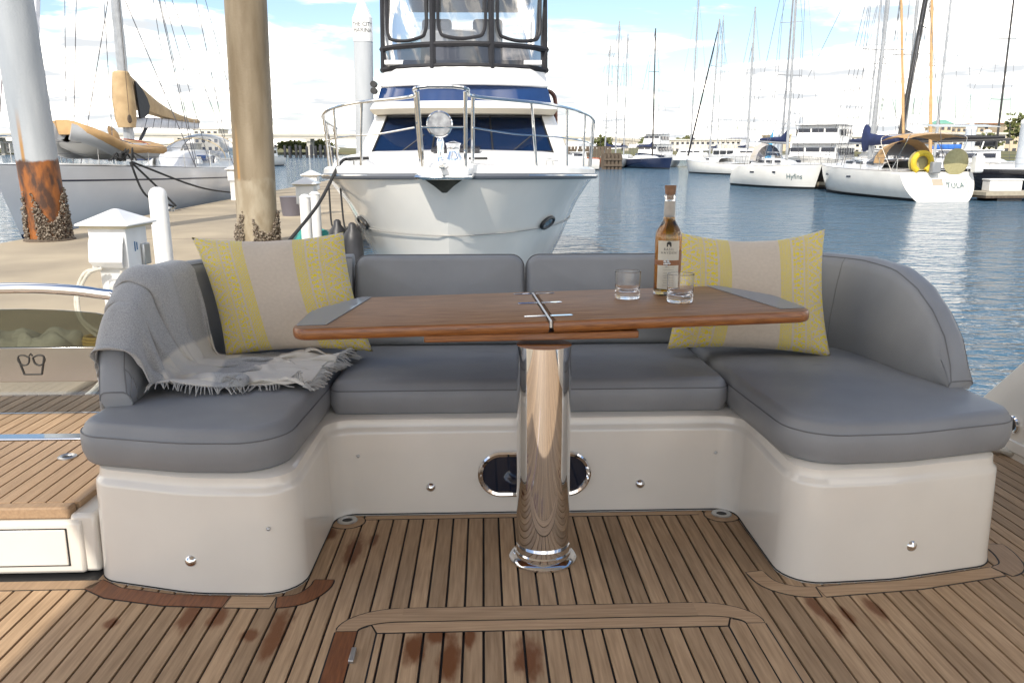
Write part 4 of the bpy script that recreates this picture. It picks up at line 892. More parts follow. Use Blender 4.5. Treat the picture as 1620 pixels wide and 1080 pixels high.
    rows = [[(-1.66, 2.1, 1.98), (-1.24, 1.6, 1.98), (0, 1.35, 1.98), (1.24, 1.6, 1.98), (1.66, 2.1, 1.98)], [(-1.62, 2.2, 2.12), (-1.2, 1.7, 2.16), (0, 1.45, 2.20), (1.2, 1.7, 2.16), (1.62, 2.2, 2.12)], [(-1.56, 3.0, 2.19), (-1.15, 2.8, 2.24), (0, 2.7, 2.27), (1.15, 2.8, 2.24), (1.56, 3.0, 2.19)], [(-1.50, yb, zb), (-1.1, yb - .10, zb + .02), (0, yb - .18, zb + .03), (1.1, yb - .10, zb + .02), (1.50, yb, zb)]]
    MB().loft(rows, False, False, False).build('trunk_cabin', white, t, local=True, smooth=60)
    bf = lambda x: yb - .18 * (1 - (x / 1.5) ** 2); tf = lambda x: yt - .18 * (1 - (x / 1.4) ** 2)
    for xa, xb in ((-1.0, -.335), (-.335, .335), (.335, 1.0)):
        q = [(xa * wb, bf(xa * wb), zb + .05), (xb * wb, bf(xb * wb), zb + .05), (xb * wt, tf(xb * wt), zt_), (xa * wt, tf(xa * wt), zt_)]
        MB().loft([q, [(x, y + .02, z) for x, y, z in q]]).build('windshield_pane', blue_pane, t, local=True)
        MB().tube([Vector(p) + Vector((0, -.008, 0)) for p in q], .02, 6, True).build('window_frame', black, t, local=True)
    for xw, dx in ((-.9, .32), (-.1, .28), (.75, .3)):      # wipers parked across the glass
        MB().tube([(xw, bf(xw) - .03, zb + .06), (xw + dx, bf(xw + dx) + .16, zb + .30)], .011, 5).build('wiper', black, t, local=True)
    MB().box((.0, 2.1, 2.27), (.62, .55, .05), Matrix.Rotation(R(4), 4, 'X')).build('deck_hatch', smoke_vinyl, t, local=True, bevel=.015)
    for sx in (-1, 1):                                # corner posts and house sides
        MB().loft([[(sx * 1.37, bf(1.37) - .03, zb), (sx * 1.62, yb + .15, zb), (sx * 1.62, yb + 4, zb), (sx * 1.37, yb + 4, zb)], [(sx * 1.20, tf(1.2) - .03, zt_ + .03), (sx * 1.42, yt + .15, zt_ + .03), (sx * 1.45, yb + 4, zt_ + .03), (sx * 1.2, yb + 4, zt_ + .03)]]).build('house_side', white, t, local=True, bevel=.03)
    MB().box((0, yb + 3.2, 2.55), (2.6, .05, .8)).build('saloon_bulkhead', interior, t, local=True)
    MB().box((0, yb + .55, 2.14), (2.5, .9, .30)).build('dash', pm('blue_dash_cover', (.02, .055, .17), (.025, .07, .20), rough=.7), t, local=True)
    MB().box((.28, yb + 3.15, 2.62), (.62, .04, .26)).build('saloon_window', pm('pale_daylight', (.8, .8, .78), rough=.3), t, local=True)  # opaque pale panel; daylight through the saloon window put into its colour
    la = MB().lathe([(.10, 0), (.13, .05), (.10, .16), (.03, .2)], (.95, yb + .75, 2.29), 16).build('table_lamp', white, t, local=True)
    MB().lathe([(.21, 0), (.17, .34)], (.95, yb + .75, 2.44), 20, caps=False).build('lamp_shade', lampsh, la, local=True)
    # brow, upper window band, flybridge coaming: stacked bands with rounded plan
    def band(w0, w1, y0, y1, z0, z1, nm, m, back=4.6, bev=0, bow=.30):
        def plan(w_, y_): return [(w_ * a, y_ - bow * (1 - a * a) + .35 * max(0, abs(a) - .8) * 2, 0) for a in [-1, -.93, -.8, -.6, -.4, -.2, 0, .2, .4, .6, .8, .93, 1]] + [(w_, y_ + back, 0), (-w_, y_ + back, 0)]
        A, B_ = plan(w0, y0), plan(w1, y1)
        return MB().loft([[(p[0], p[1], z0) for p in A], [(p[0], p[1], z1) for p in B_]]).build(nm, m, t, local=True, bevel=bev)
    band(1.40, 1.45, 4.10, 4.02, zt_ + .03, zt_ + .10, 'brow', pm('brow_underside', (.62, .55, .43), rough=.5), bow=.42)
    band(1.45, 1.40, 4.02, 4.10, zt_ + .10, zt_ + .21, 'brow', white, bow=.42, bev=.02)
    band(1.37, 1.31, 4.24, 4.34, zt_ + .21, zt_ + .44, 'upper_window_band', blue_win, bow=.50)
    band(1.32, 1.28, 4.32, 4.44, zt_ + .44, zt_ + .72, 'flybridge_coaming', white, bow=.60, bev=.03)
    # canvas-edged clear enclosure
    zf = zt_ + .70; cols = [-1.26, -1.16, -.78 + .36, .42, 1.16, 1.26]
    fy = lambda x: 4.50 - .62 * (1 - (x / 1.28) ** 2) + (.5 * max(0, abs(x) - 1.1))
    def panel(xa, xb, z0, z1, m, nm, par=None, n=10, push=0, k1=1.0):
        pts = lambda z: [(xa + (xb - xa) * i / n) * (1 - .012 * (z - zf)) for i in range(n + 1)]
        return MB().loft([[(x, fy(x) + .06 * (z - zf) - push + .02 * math.sin(x * 9 + z * 4), z) for x in pts(z)] for z in [z0 + (z1 - z0) * i / 8 for i in range(9)]], False, False, False).build(nm, m, par or t, local=True)
    edges = [-1.27, -.44, .44, 1.27]
    for xa, xb in zip(edges, edges[1:]):
        panel(xa + .02, xb - .02, zf + .06, zf + .32, smoke_vinyl, 'skirt_panel')
        pn = panel(xa + .02, xb - .02, zf + .33, zf + 1.22, vinyl_clear, 'clear_panel')
        # U-shaped zip window
        w_ = (xb - xa) / 2 - .09; xc = (xa + xb) / 2; U_ = []
        for (dx, dz) in [(-1, 1.22), (-1, .9), (-1, .62), (-.92, .5), (-.75, .44), (0, .40), (.75, .44), (.92, .5), (1, .62), (1, .9), (1, 1.22)]:
            x = xc + dx * w_; U_.append((x, fy(x) + .06 * dz - .022, zf + dz))
        MB().tube(catmull(U_, 4), .026, 6).build('zip_binding', blk_c, pn, local=True)
    for x in edges: MB().tube([(x * (1 - .012 * q), fy(x) + .06 * q - .015, zf + q) for q in (-.02, .3, .7, 1.0, 1.24)], .048, 6).build('canvas_strip', blk_c, t, local=True)
    for q in (.02, .33, 1.25): MB().tube([(x, fy(x) + .06 * q - .012, zf + q) for x in [-1.30 + 2.6 * i / 24 for i in range(25)]], .042, 6).build('canvas_strip', blk_c, t, local=True)
    for sx in (-1, 1):
        MB().loft([[(sx * 1.275, fy(1.27), zf + .05), (sx * 1.30, fy(1.27) + 2.4, zf + .05)], [(sx * 1.25, fy(1.27) + .1, zf + 1.24), (sx * 1.27, fy(1.27) + 2.4, zf + 1.24)]], False, False, False).build('side_panel', vinyl_clear, t, local=True)
    MB().box((0, 5.65, zf + 1.30), (2.50, 2.9, .07)).build('bimini_top', blk_c, t, local=True, bevel=.02)
    MB().box((0, 5.3, zf + .1), (2.4, 2.2, .06)).build('flybridge_floor', white, t, local=True)
    for x in (-.5, .35): MB().box((x, 5.6, zf + .55), (.5, .16, .75)).build('helm_seat', white, t, local=True, bevel=.06)
    MB().box((-.25, 4.9, zf + .40), (.9, .35, .5)).build('helm_console', white, t, local=True, bevel=.05)
    # antenna, horn, grab rail
    MB().tube([(-.47, 4.0, zt_ + .55), (-.47, 4.02, zt_ + 1.35)], .010, 6).build('antenna', white, t, local=True)
    MB().tube([(.06, 4.05, zt_ + .45), (.06, 4.03, zt_ + .68), (.06, 3.98, zt_ + .78)], .02, 8).build('horn', satin, t, local=True)
    MB().tube(catmull([(1.50, 5.2, 2.1), (1.48, 5.1, 2.8), (1.46, 5.1, 3.10), (1.36, 5.1, 3.2), (1.30, 5.1, 3.12)], 4), .035, 8).build('boarding_frame', pm('mahogany', (.10, .035, .02), (.07, .025, .015), rough=.3, ns=6), t, local=True)
    for zz in (0, .1): MB().lathe([(.05, -.08), (.05, .06)], (-1.42, 4.5, zt_ + .40 + zz), 12, axis=(0, 1, 0)).build('speaker_horn', black, t, local=True)
    return t
motor_yacht()

# ================================================================== dock furniture
def dock_things():
    rust = pile_mat('rusted_pile', (.30, .325, .35), (.42, .44, .46), (.30, .10, .02), (.07, .032, .018), 1.55, .35, -1.85)
    mud = pile_mat('stained_pile', (.15, .11, .062), (.29, .235, .16), (.26, .21, .14), (.34, .29, .21), 1.25, .5, -2.1)
    galv = pile_mat('galvanised_pile', (.40, .42, .44), (.50, .52, .54), (.42, .42, .42), (.36, .36, .36), -.2, .4, 9)
    shell = pm('oyster_shell', (.085, .06, .04), (.34, .29, .23), rough=.8, ns=25, lo=.45, hi=.62)
    def pile(base, top, r, m, label, nm='steel_pile', grp=None, oysters=None, cap=False):
        b = Vector(base); tp = Vector(top); t = thing(nm, label, 'pile', tuple(b), group=grp)
        ax = (tp - b); MB().loft([[b + ax * k + Vector((r * math.cos(a), r * math.sin(a), 0)) for a in [2 * math.pi * i / 40 for i in range(40)]] for k in [i / 10 for i in range(-1, 11)]]).build('shaft', m, t)
        if oysters:
            mb = MB(); rs = random.Random(5)
            for k in range(oysters[0]):
                a = rs.uniform(0, 2 * math.pi); h = rs.random() ** 1.3 * oysters[1] * (.75 + .35 * math.sin(a * 3 + 1))
                gap = oysters[2]
                if abs((a - gap + math.pi) % (2 * math.pi) - math.pi) < .28 * (1 - .3 * h): continue
                rr = r + rs.uniform(0, .05) * (1 - h / oysters[1] * .4); c = b + ax * (h / ax.z) + Vector((rr * math.cos(a), rr * math.sin(a), 0))
                n_ = Vector((math.cos(a), math.sin(a), 0)); u = Vector((rs.uniform(-1, 1), rs.uniform(-1, 1), rs.uniform(-1, 1))).normalized(); v = u.cross(n_ + Vector((0, 0, .3))).normalized(); s = rs.uniform(.018, .042)
                mb.add([c + u * s, c + v * s * .7 + n_ * .012, c - u * s, c - v * s * .7 + n_ * .006, c + n_ * s * .9], [(0, 1, 4), (1, 2, 4), (2, 3, 4), (3, 0, 4)])
            mb.build('oyster_crust', shell, t, smooth=0, kind='stuff')
            MB().lathe([(r + .10, 0), (r + .10, .02), (r + .02, .05)], (b.x, b.y, b.z), 28, caps=False).build('pile_collar', wood_old, t)
        if cap:
            c = MB().lathe([(r + .012, -.02), (r + .012, .62), (r * .98, .64), (.02, 1.25)], tuple(tp), 32).build('pile_cap', white, t)
            for s_, dz in (('THE CITY', .42), ('MARINA', .26)):
                mb = text_mb(s_, .155); rr = r + .016; mb.map(lambda p: (tp.x + rr * math.sin(p[0] / rr + .12), tp.y - rr * math.cos(p[0] / rr + .12), tp.z + dz + p[1])); mb.build('lettering', ink, c, smooth=0)
        return t
    pile((-8.74, 16.3, DOCK), (-8.66 - .25, 16.3, 6.2), .37, rust, 'pale steel pile with rusted orange foot and oyster crust at the dock edge', oysters=(2600, .95, -1.9))
    pile((-4.28, 15.2, DOCK), (-4.13, 15.2, 6.2), .365, mud, 'tall brown-stained steel pile with oyster crust standing in the middle of the dock', oysters=(1700, .62, -1.75))
    pile((-3.50, 24, SEA - .3), (-3.38, 24, 4.15), .27, galv, 'grey steel pile with white pointed cap lettered THE CITY MARINA', cap=True)
    # white dome-topped sleeve bollard
    o = MB().lathe([(.10, DOCK + .001), (.10, .62), (.092, .67), (.07, .705), (.035, .724), (.001, .729)], (-3.715, 9.3, 0), 28).build('bollard_post', white); o['_o'] = (0, 0, 0)
    tag(o, 'white dome-topped bollard post on the dock behind the blanket', 'bollard')
    # power pedestals
    def pedestal(x, y, full, label, rotz=0, grp=None):
        t = thing('power_pedestal', label, 'power pedestal', (x, y, DOCK), rotz, grp, local=True)
        MB().loft([[(sx * w_, sy * w_, z) for sx, sy in ((-1, -1), (1, -1), (1, 1), (-1, 1))] for w_, z in ((.155, 0), (.155, .04), (.125, .06), (.135, .66), (.16, .70))]).build('post', white, t, local=True, bevel=.008)
        MB().box((0, 0, .88), (.36, .36, .38)).build('head_box', white, t, local=True, bevel=.012)
        MB().loft([[(sx * w_, sy * w_, z) for sx, sy in ((-1, -1), (1, -1), (1, 1), (-1, 1))] for w_, z in ((.215, 1.06), (.225, 1.065), (.225, 1.085))]).build('roof_trim', pm('trim_cream', (.60, .52, .36), rough=.6) if 'trim_cream' not in MATS else MATS['trim_cream'], t, local=True)
        MB().loft([[(sx * w_, sy * w_, z) for sx, sy in ((-1, -1), (1, -1), (1, 1), (-1, 1))] for w_, z in ((.255, 1.085), (.255, 1.10), (.02, 1.225))]).build('roof', white, t, local=True, bevel=.006)
        if full:
            fl = MB().loft([[(-.165, -.182, 1.0), (.165, -.182, 1.0), (.165, -.188, .985), (-.165, -.188, .985)], [(-.165, -.21, .93), (.165, -.21, .93), (.165, -.22, .93), (-.165, -.22, .93)], [(-.16, -.235, .76), (.16, -.235, .76), (.16, -.25, .76), (-.16, -.25, .76)], [(-.14, -.19, .71), (.14, -.19, .71), (.14, -.2, .70), (-.14, -.2, .70)]]).build('socket_cover', white, t, local=True, bevel=.004)
            for k, zz in enumerate((.90, .865)): MB().box((.184, -.05 + k * .035, .885), (.004, .012, .09 - .02 * k)).build('blue_mark', pm('mark_blue', (.04, .14, .30), rough=.5) if 'mark_blue' not in MATS else MATS['mark_blue'], t, local=True)
            MB().box((0.03, -.135, .50), (.16, .05, .18)).build('meter_box', pm('meter_grey', (.33, .33, .33), rough=.5), t, local=True, bevel=.01)
            MB().lathe([(.05, 0), (.05, .04), (.03, .05)], (.03, -.16, .53), 18, axis=(0, -1, 0)).build('meter_dial', pm('dial', (.55, .55, .52), rough=.3), t, local=True)
            MB().box((.155, 0.02, .47), (.05, .10, .09)).build('water_tap', black, t, local=True, bevel=.02)
            MB().box((.20, .10, .80), (.03, .12, .2)).build('hook', satin, t, local=True, bevel=.01)
        return t
    pedestal(-3.42, 7.55, True, 'white dock power pedestal with pyramid roof and cream power cords plugged in', R(-7))
    cb = MB(); px, py = -3.46, 7.30
    for k, (dx, dep, yy) in enumerate(((-.14, .62, 0), (-.10, .70, .03))):
        cb.tube(catmull([(px + dx + .06, py + .03, .07 + .01), (px + dx - .06, py, .03), (px + dx - .13 - .02 * k, py - .05, -.18), (px + dx - .10, py - .07 - yy, -.38), (px + dx + .08, py - .10, -.55 + .03 * k), (px + dx + .30, py - .12 - yy, -.59)], 7), .016, 8)
    cb.tube(catmull([(px + .14, py + .02, .06), (px + .14, py - .02, -.15), (px + .08, py - .06, -.35), (px - .03, py - .08, -.52), (px - .1, py - .10, -.59)], 7), .016, 8)
    o = cb.build('shore_power_lead', rope_w); tag(o, 'cream shore power cords hanging in loops from the near pedestal', 'power cord')
    o = MB().tube([(px - .03 + (.16 + .012 * math.sin(a * .2)) * math.cos(a), py - .12 + .14 * math.sin(a), DOCK + .02 + a * .0045) for a in [k * .35 for k in range(54)]], .018, 6).build('yellow_cord_coil', pm('yellow_cord', (.52, .34, .06), rough=.6)); tag(o, 'yellow power cord coiled on the dock at the pedestal foot', 'power cord')
    c = WZ(55, 552, DOCK); bm_ = MB(); rs = random.Random(4)
    for k in range(9):
        cx, cy_, r_ = c.x + rs.uniform(-.28, .28), c.y + rs.uniform(-.12, .12), rs.uniform(.10, .17); ph = rs.uniform(0, 6)
        bm_.lathe([(r_ * 1.1, 0), (r_ * 1.15, r_ * .3), (r_ * .95, r_ * .75), (r_ * .5, r_ * 1.05), (.005, r_ * 1.1)], (cx, cy_, DOCK), 14)
    bm_.map(lambda p: p + Vector((.02 * math.sin(31 * p.z + 17 * p.y), .02 * math.sin(27 * p.x), (.025 * math.sin(23 * p.x + 19 * p.y)) * (p.z > DOCK + .02))))
    o = bm_.build('canvas_bundle', pm('pale_canvas', (.55, .53, .46), (.44, .42, .36), rough=.9, ns=6, bump=.1, bs=30), smooth=60); tag(o, 'crumpled pale canvas bundle lying on the dock behind the gate glass', 'canvas')
    pedestal(-3.62, 16.6, False, 'plain white pedestal with pointed cap beside the teal hose coil', 0)
    pedestal(-4.75, 22.5, False, 'plain white pedestal with pointed cap farther along beside a grey bin', 0)
    pedestal(-9.0, 29.5, False, 'plain white pedestal with pointed cap near the racing sailboat side', 0)
    o = MB().lathe([(.25, DOCK), (.30, DOCK + .5), (.31, DOCK + .52), (.28, DOCK + .52)], (-5.3, 22.3, 0), 20).build('dock_bin', pm('bin_grey', (.13, .12, .14), rough=.5)); tag(o, 'dark grey round bin on the dock beside a white pedestal', 'bin')
    for x, y in ((-3.22, 14.6), (-3.25, 15.6)):
        o = MB().lathe([(.10, DOCK + .001), (.10, .30), (.11, .31), (.06, .36), (.001, .37)], (x, y, 0), 20).build('dock_post', white); tag(o, 'short white round dock post beside the motor yacht fenders', 'post', 'white dock posts by the fenders')
    pts = [(-3.38 + (.38 - .0011 * k) * math.cos(k * .42), 15.9 + (.38 - .0011 * k) * math.sin(k * .42), DOCK + .03 + .0014 * k + .012 * math.sin(k * 1.7)) for k in range(130)]
    o = MB().tube(pts, .022, 6).build('hose_coil', teal_h); tag(o, 'teal garden hose coiled on the dock beside the motor yacht bow', 'hose')
    for k, (p, lab) in enumerate((((-1.86, 10.2, -.12), 'black cylindrical fender hanging nearer the dock on the motor yacht side'), ((-1.60, 9.75, -.12), 'black cylindrical fender hanging against the white bow of the motor yacht'))):
        t = thing('boat_fender', lab, 'fender', p, group=None)
        MB().lathe([(.02, .40), (.045, .38), (.05, .33), (.10, .27), (.125, .18), (.13, -.1), (.13, -.3), (.10, -.42), (.05, -.48), (.02, -.5)], p, 20).build('fender_body', grey_pvc, t, smooth=60)
        tp = WY(520 + 18 * k, 290, p[1] + .5); MB().tube(catmull([(p[0], p[1], p[2] + .39), (Vector(p) + tp) / 2 + Vector((-.03, 0, -.1)), tp], 5), .012, 6).build('fender_line', rope_b, t)
    a = Vector((-.40 - 1.22, 8.55 + 1.45, SEA + 2.15)); e = WY(440, 402, 8.2)
    o = MB().tube(catmull([a + Vector((.22, .02, .01)), a, a + Vector((-.12, -.1, -.06)), a.lerp(e, .5) + Vector((0, 0, -.03)), e, Vector((e.x - .15, e.y - .1, e.z - .25))], 6), .019, 8).build('bow_line', rope_b); tag(o, 'black bow line running from the motor yacht cleat down to the dock', 'rope')
    for (x, y) in ((-9.2, 24.0), (-9.2, 31)):
        c = MB(); c.tube([(x, y - .25, DOCK + .12), (x, y + .25, DOCK + .12)], .035, 8); c.tube([(x, y - .08, DOCK), (x, y - .08, DOCK + .12)], .03, 8); c.tube([(x, y + .08, DOCK), (x, y + .08, DOCK + .12)], .03, 8)
        o = c.build('dock_cleat', satin); tag(o, 'steel horn cleat holding black lines on the dock edge by the racing sailboat', 'cleat', 'dock edge cleats')
dock_things()
# ================================================================== sailing boats
def sail_hull(t, L, B, fs, fb, tr, rake, trk, m_top, m_bot=black, stripe=None, sheer_pow=1.6, nst=22):
    """hull in local coordinates: stern at y=0, bow at y=L, z=0 the waterline"""
    def hb(u): 
        return B / 2 * (tr + (1 - tr) * math.sin(math.pi / 2 * min(1, u / .45))) if u < .45 else B / 2 * max(0, 1 - ((u - .45) / .55) ** 2.1) ** .9
    fr = lambda u: fs + (fb - fs) * u ** sheer_pow
    def pt(u, z, side):
        f = fr(u); q = max(0, min(1, (f - z) / (f + .5))); x = hb(u) * max(0, 1 - q ** 2.6) ** .62; x *= 1 - .12 * q * (u > .5) * (u - .5) * 2
        y = L * u + rake * (z / fb - 1) * u ** 5 + trk * (z / fs) * (1 - u) ** 6
        return (side * x, y, z)
    us = [i / nst for i in range(nst)] + [.975, .992, 1.0]
    def skin(zf, nm, m):
        rows = []
        for u in us: rows.append([pt(u, z, -1) for z in zf(u)] + [pt(u, z, 1) for z in reversed(zf(u))])
        mb = MB(); mb.loft(rows, False, False, False); return mb.build(nm, m, t, local=True, smooth=50)
    lev = lambda u: [fr(u) * k + .14 * (1 - k) for k in (1, .93, .8, .6, .4, .2, 0)]
    # topsides: two sides, open at the bottom
    for side in (1, -1): MB().loft([[pt(u, z, side) for z in lev(u)] for u in us], False, False, False).build('hull_side', m_top, t, local=True, smooth=50)
    for side in (1, -1): MB().loft([[pt(u, z, side) for z in (.14, .05, -.1, -.3)] for u in us], False, False, False).build('boot_stripe', m_bot, t, local=True, smooth=50)
    zz = [fr(0) * k for k in (1, .8, .6, .4, .2)] + [.05, -.15, -.3]
    MB().loft([[pt(0, z, -1) for z in zz], [pt(0, z, 1) for z in zz]], False, False, False).build('transom', m_top, t, local=True)
    if stripe: 
        for side in (1, -1): MB().loft([[Vector(pt(u, fr(u) * k, side)) + Vector((side * .006, 0, 0)) for k in (.80, .775)] for u in us[:-3]], False, False, False).build('hull_stripe', stripe, t, local=True)
    dk = [[(x * k, pt(u, fr(u), 1)[1], fr(u) + .02 + .07 * (1 - k * k) * min(1, x)) for k in (-1, -.6, 0, .6, 1)] for u in us for x in [pt(u, fr(u), 1)[0]]]
    MB().loft(dk, False, False, False).build('deck', white, t, local=True, smooth=50)
    return pt, fr, hb
def roof_lump(t, y0, y1, w0, w1, z0, h, m=None, nm='coachroof'):
    rows = []
    for k in range(9):
        u = k / 8; y = y0 + (y1 - y0) * u; w_ = w0 + (w1 - w0) * u; hh = h * min(1, math.sin(math.pi * min(1, u * 1.0 + .12)) ** .5 + (u < .4) * .2)
        rows.append([(-w_, y, z0), (-w_ * .92, y, z0 + hh * .7), (-w_ * .7, y, z0 + hh), (0, y, z0 + hh * 1.1), (w_ * .7, y, z0 + hh), (w_ * .92, y, z0 + hh * .7), (w_, y, z0)])
    return MB().loft(rows, False, False, False).build(nm, m or white, t, local=True, smooth=50)
def rig(t, y, z0, hgt, L, B, fb, m=alu, spreaders=2, r=.09, boomL=4.5, boomz=1.1, cover=navy_c, fore=None, detail=True, rk=.03, backstay=True, boom_m=None, wire_r=.012):
    top = Vector((0, y - rk * hgt, z0 + hgt)); foot = Vector((0, y, z0))
    mast = MB().tube([foot.lerp(top, k / 6) for k in range(7)], r, 10, r1=r * .7).build('mast', m, t, local=True)
    at = lambda f: foot.lerp(top, f)
    for k in range(spreaders):
        p = at((k + 1) / (spreaders + 1)); w_ = B * .27 * (1 - .15 * k)
        MB().tube([p + Vector((-w_, -.15, .03)), p, p + Vector((w_, -.15, .03))], .03, 6).build('spreader', m, mast, local=True)
    w_ = B * .46; tips = [at((k + 1) / (spreaders + 1)) + Vector((B * .27 * (1 - .15 * k), -.15, .03)) for k in range(spreaders)]
    for s in (-1, 1):
        MB().tube([Vector((s * w_, y - .2, fb))] + [Vector((s * q.x, q.y, q.z)) for q in tips] + [top], wire_r, 5).build('shroud', wire, t, local=True)
        if detail: MB().tube([Vector((s * w_ * .95, y - .5, fb)), at(1 / (spreaders + 1))], wire_r, 5).build('shroud', wire, t, local=True)
    bow = Vector((0, L * .985, fb + .05)); ht = at(.96)
    MB().tube([bow, ht], wire_r, 5).build('forestay', wire, t, local=True)
    if fore: MB().tube([bow.lerp(ht, k) for k in (.03, .05, .3, .6, .9, .95)], .10, 8, r1=.05).build('furled_headsail', fore, t, local=True)
    if backstay: MB().tube([Vector((0, .15, fb * .85)), top], wire_r, 5).build('backstay', wire, t, local=True)
    if boomL:
        b0 = at(0) + Vector((0, -.1, boomz)); b1 = b0 + Vector((0, -boomL, .12))
        MB().tube([b0, b1], .075, 8).build('boom', boom_m or m, t, local=True)
        if cover:
            rings = []
            for k in range(11):
                u = k / 10; c = b0.lerp(b1, .02 + .92 * u) + Vector((0, 0, .06)); hh = .34 * (1 - u * .55) + (.35 if k == 0 else .15 if k == 1 else 0); ww = .14 * (1 - .3 * u)
                rings.append([c + Vector((ww * math.cos(a), 0, hh * .5 + hh * .55 * math.sin(a))) for a in [2 * math.pi * i / 10 for i in range(10)]])
            MB().loft(rings).build('sail_cover', cover, t, local=True, smooth=60)
    return at
def lifelines(t, pt, fr, u0=.03, u1=.93, n=8, h=.6):
    for s in (-1, 1):
        P = []
        for k in range(n):
            u = u0 + (u1 - u0) * k / (n - 1); p = Vector(pt(u, fr(u), s)) * 1; p.x *= .96; P.append(p)
            MB().tube([p, p + Vector((0, 0, h))], .013, 5).build('stanchion', steel, t, local=True)
        for q in (h, h * .5): MB().tube([p + Vector((0, 0, q)) for p in P], .007, 4).build('lifeline', wire, t, local=True)
def pulpit(t, L, fb, w_=.45):
    MB().tube(catmull([(-w_, L * .93, fb), (-w_ * .9, L * .94, fb + .6), (0, L * .995, fb + .62), (w_ * .9, L * .94, fb + .6), (w_, L * .93, fb)], 4), .016, 6).build('bow_pulpit', steel, t, local=True)

def racing_sailboat():
    L = 19.0; t = thing('racing_sailboat', 'long pale grey racing sailboat moored on the far side of the dock', 'sailboat', (-11.95, 20.0 + L, SEA), math.pi, local=True)
    pt, fr, hb = sail_hull(t, L, 4.5, 1.45, 1.92, .85, 1.0, -.3, hullg, navy_h, stripe=pm('pinstripe', (.02, .025, .05), rough=.4), sheer_pow=1.3)
    rows = roof_lump(t, 3.0, 9.2, 1.2, .7, 1.60, .62)
    MB().box((-0.95, 6.3, 1.98), (.35, 3.2, .20), Matrix.Rotation(R(12), 4, 'Z')).build('cabin_window', blue_win, t, local=True, bevel=.04); MB().box((0.95, 6.3, 1.98), (.35, 3.2, .20), Matrix.Rotation(R(-12), 4, 'Z')).build('cabin_window', blue_win, t, local=True, bevel=.04)
    # spray hood
    rings = [[(1.3 * math.cos(a), y, 1.95 + h * math.sin(a)) for a in [math.pi * k / 12 for k in range(13)]] for y, h in ((5.6, .35), (5.0, .8), (4.0, 1.0), (3.0, 1.0))]
    MB().loft(rings, False, False, False).build('spray_hood', vinyl_clear, t, local=True)
    for i in (1, 3): MB().tube(rings[i], .02, 6).build('hood_bow', pm('hood_tan%d' % i, (.5, .4, .25), rough=.7), t, local=True)
    ym = 11.0; m = rig(t, ym, 1.9, 24, L, 4.5, 1.7, alu, 3, .17, 0, 1.1, None, None, wire_r=.016)
    # boom with stacked sail and tan cover
    b0 = Vector((0, ym - .3, 3.05)); b1 = Vector((-.2, ym - 6.2, 3.15)); rings = []; rings2 = []
    for k in range(15):
        u = k / 14; c = b0.lerp(b1, u); hh = 1.35 * (1 - u) ** 2.0 + .22; ww = .25 * (1 - .5 * u)
        rings.append([c + Vector((ww * math.cos(a) * (1.0 + .12 * math.sin(k * 2.1)), 0, hh * (.55 + .5 * math.sin(a)) + .12)) for a in [math.pi * (-.12) + math.pi * 1.24 * i / 10 for i in range(11)]])
        rings2.append([c + Vector((ww * .75 * math.cos(a), 0, .14 + .18 * math.sin(a))) for a in [2 * math.pi * i / 12 for i in range(12)]])
    MB().loft(rings, True).build('sail_cover', tan_d, t, local=True, smooth=60); MB().loft(rings2).build('flaked_sail', sail_w, t, local=True, smooth=60)
    for k in range(1, 9):
        u = k / 9.2; c = b0.lerp(b1, u); MB().tube([c + Vector((-.30 * (1 - .5 * u), 0, .3)), c + Vector((-.2, .1, -.06)), c + Vector((.2, .1, -.06)), c + Vector((.30 * (1 - .5 * u), 0, .3))], .012, 5).build('sail_tie', wire, t, local=True)
    # tan cover wrapped round the mast with a dark patch painted for the shaded opening
    MB().lathe([(.27, 0), (.33, .25), (.36, .8), (.33, 1.3), (.26, 1.75), (.20, 1.8)], (0, ym + .06, 3.0), 20, caps=False).build('mast_cover', tan_d, t, local=True)
    gp = [(ym - .25, 3.3), (ym - .6, 3.35), (ym - 1.0, 3.5), (ym - 1.15, 3.75), (ym - 1.0, 4.0), (ym - .7, 4.25), (ym - .3, 4.45), (ym - .15, 4.5)]
    MB().loft([[(-.30, y, z) for y, z in gp], [(-.36, y, z) for y, z in gp]]).build('gap_shade_patch', blk_c, t, local=True, smooth=60)
    MB().tube([(0, ym - .2, 2.1), (0, ym - 1.6, 3.1)], .06, 8).build('vang', carbon, t, local=True)
    for k, (c_, mm) in enumerate((((.24, ym - .15, 2.2), pm('halyard_green', (.16, .42, .05), rough=.8)), ((.22, ym + .18, 2.1), pm('halyard_orange', (.50, .14, .03), rough=.8)))):
        MB().tube([Vector(c_) + Vector((.06 * math.cos(a), .06 * math.sin(a * 1.3), .45 * abs(math.sin(a * .5)))) for a in [q * .5 for q in range(40)]], .022, 5).build('halyard_coil', mm, t, local=True)
    # headsail furler low down, white with tan tie
    bow = Vector((0, L * .90, 2.0)); hd = Vector((0, ym - .4, 24)); 
    MB().tube([bow, bow.lerp(hd, .06), bow.lerp(hd, .10), bow.lerp(hd, .5)], .07, 8, r1=.16).build('furled_headsail', sail_w, t, local=True)
    for f in (.082, .086, .09): MB().lathe([(.12, -.03), (.135, 0), (.12, .03)], bow.lerp(hd, f), 12, axis=hd - bow).build('sail_tie', rope_w, t, local=True)
    MB().lathe([(.135, -.09), (.14, .08)], bow.lerp(hd, .102), 12, axis=hd - bow).build('sail_tie', tan_c, t, local=True)
    lifelines(t, pt, fr, .05, .95, 9, .62); pulpit(t, L, 1.95, .5)
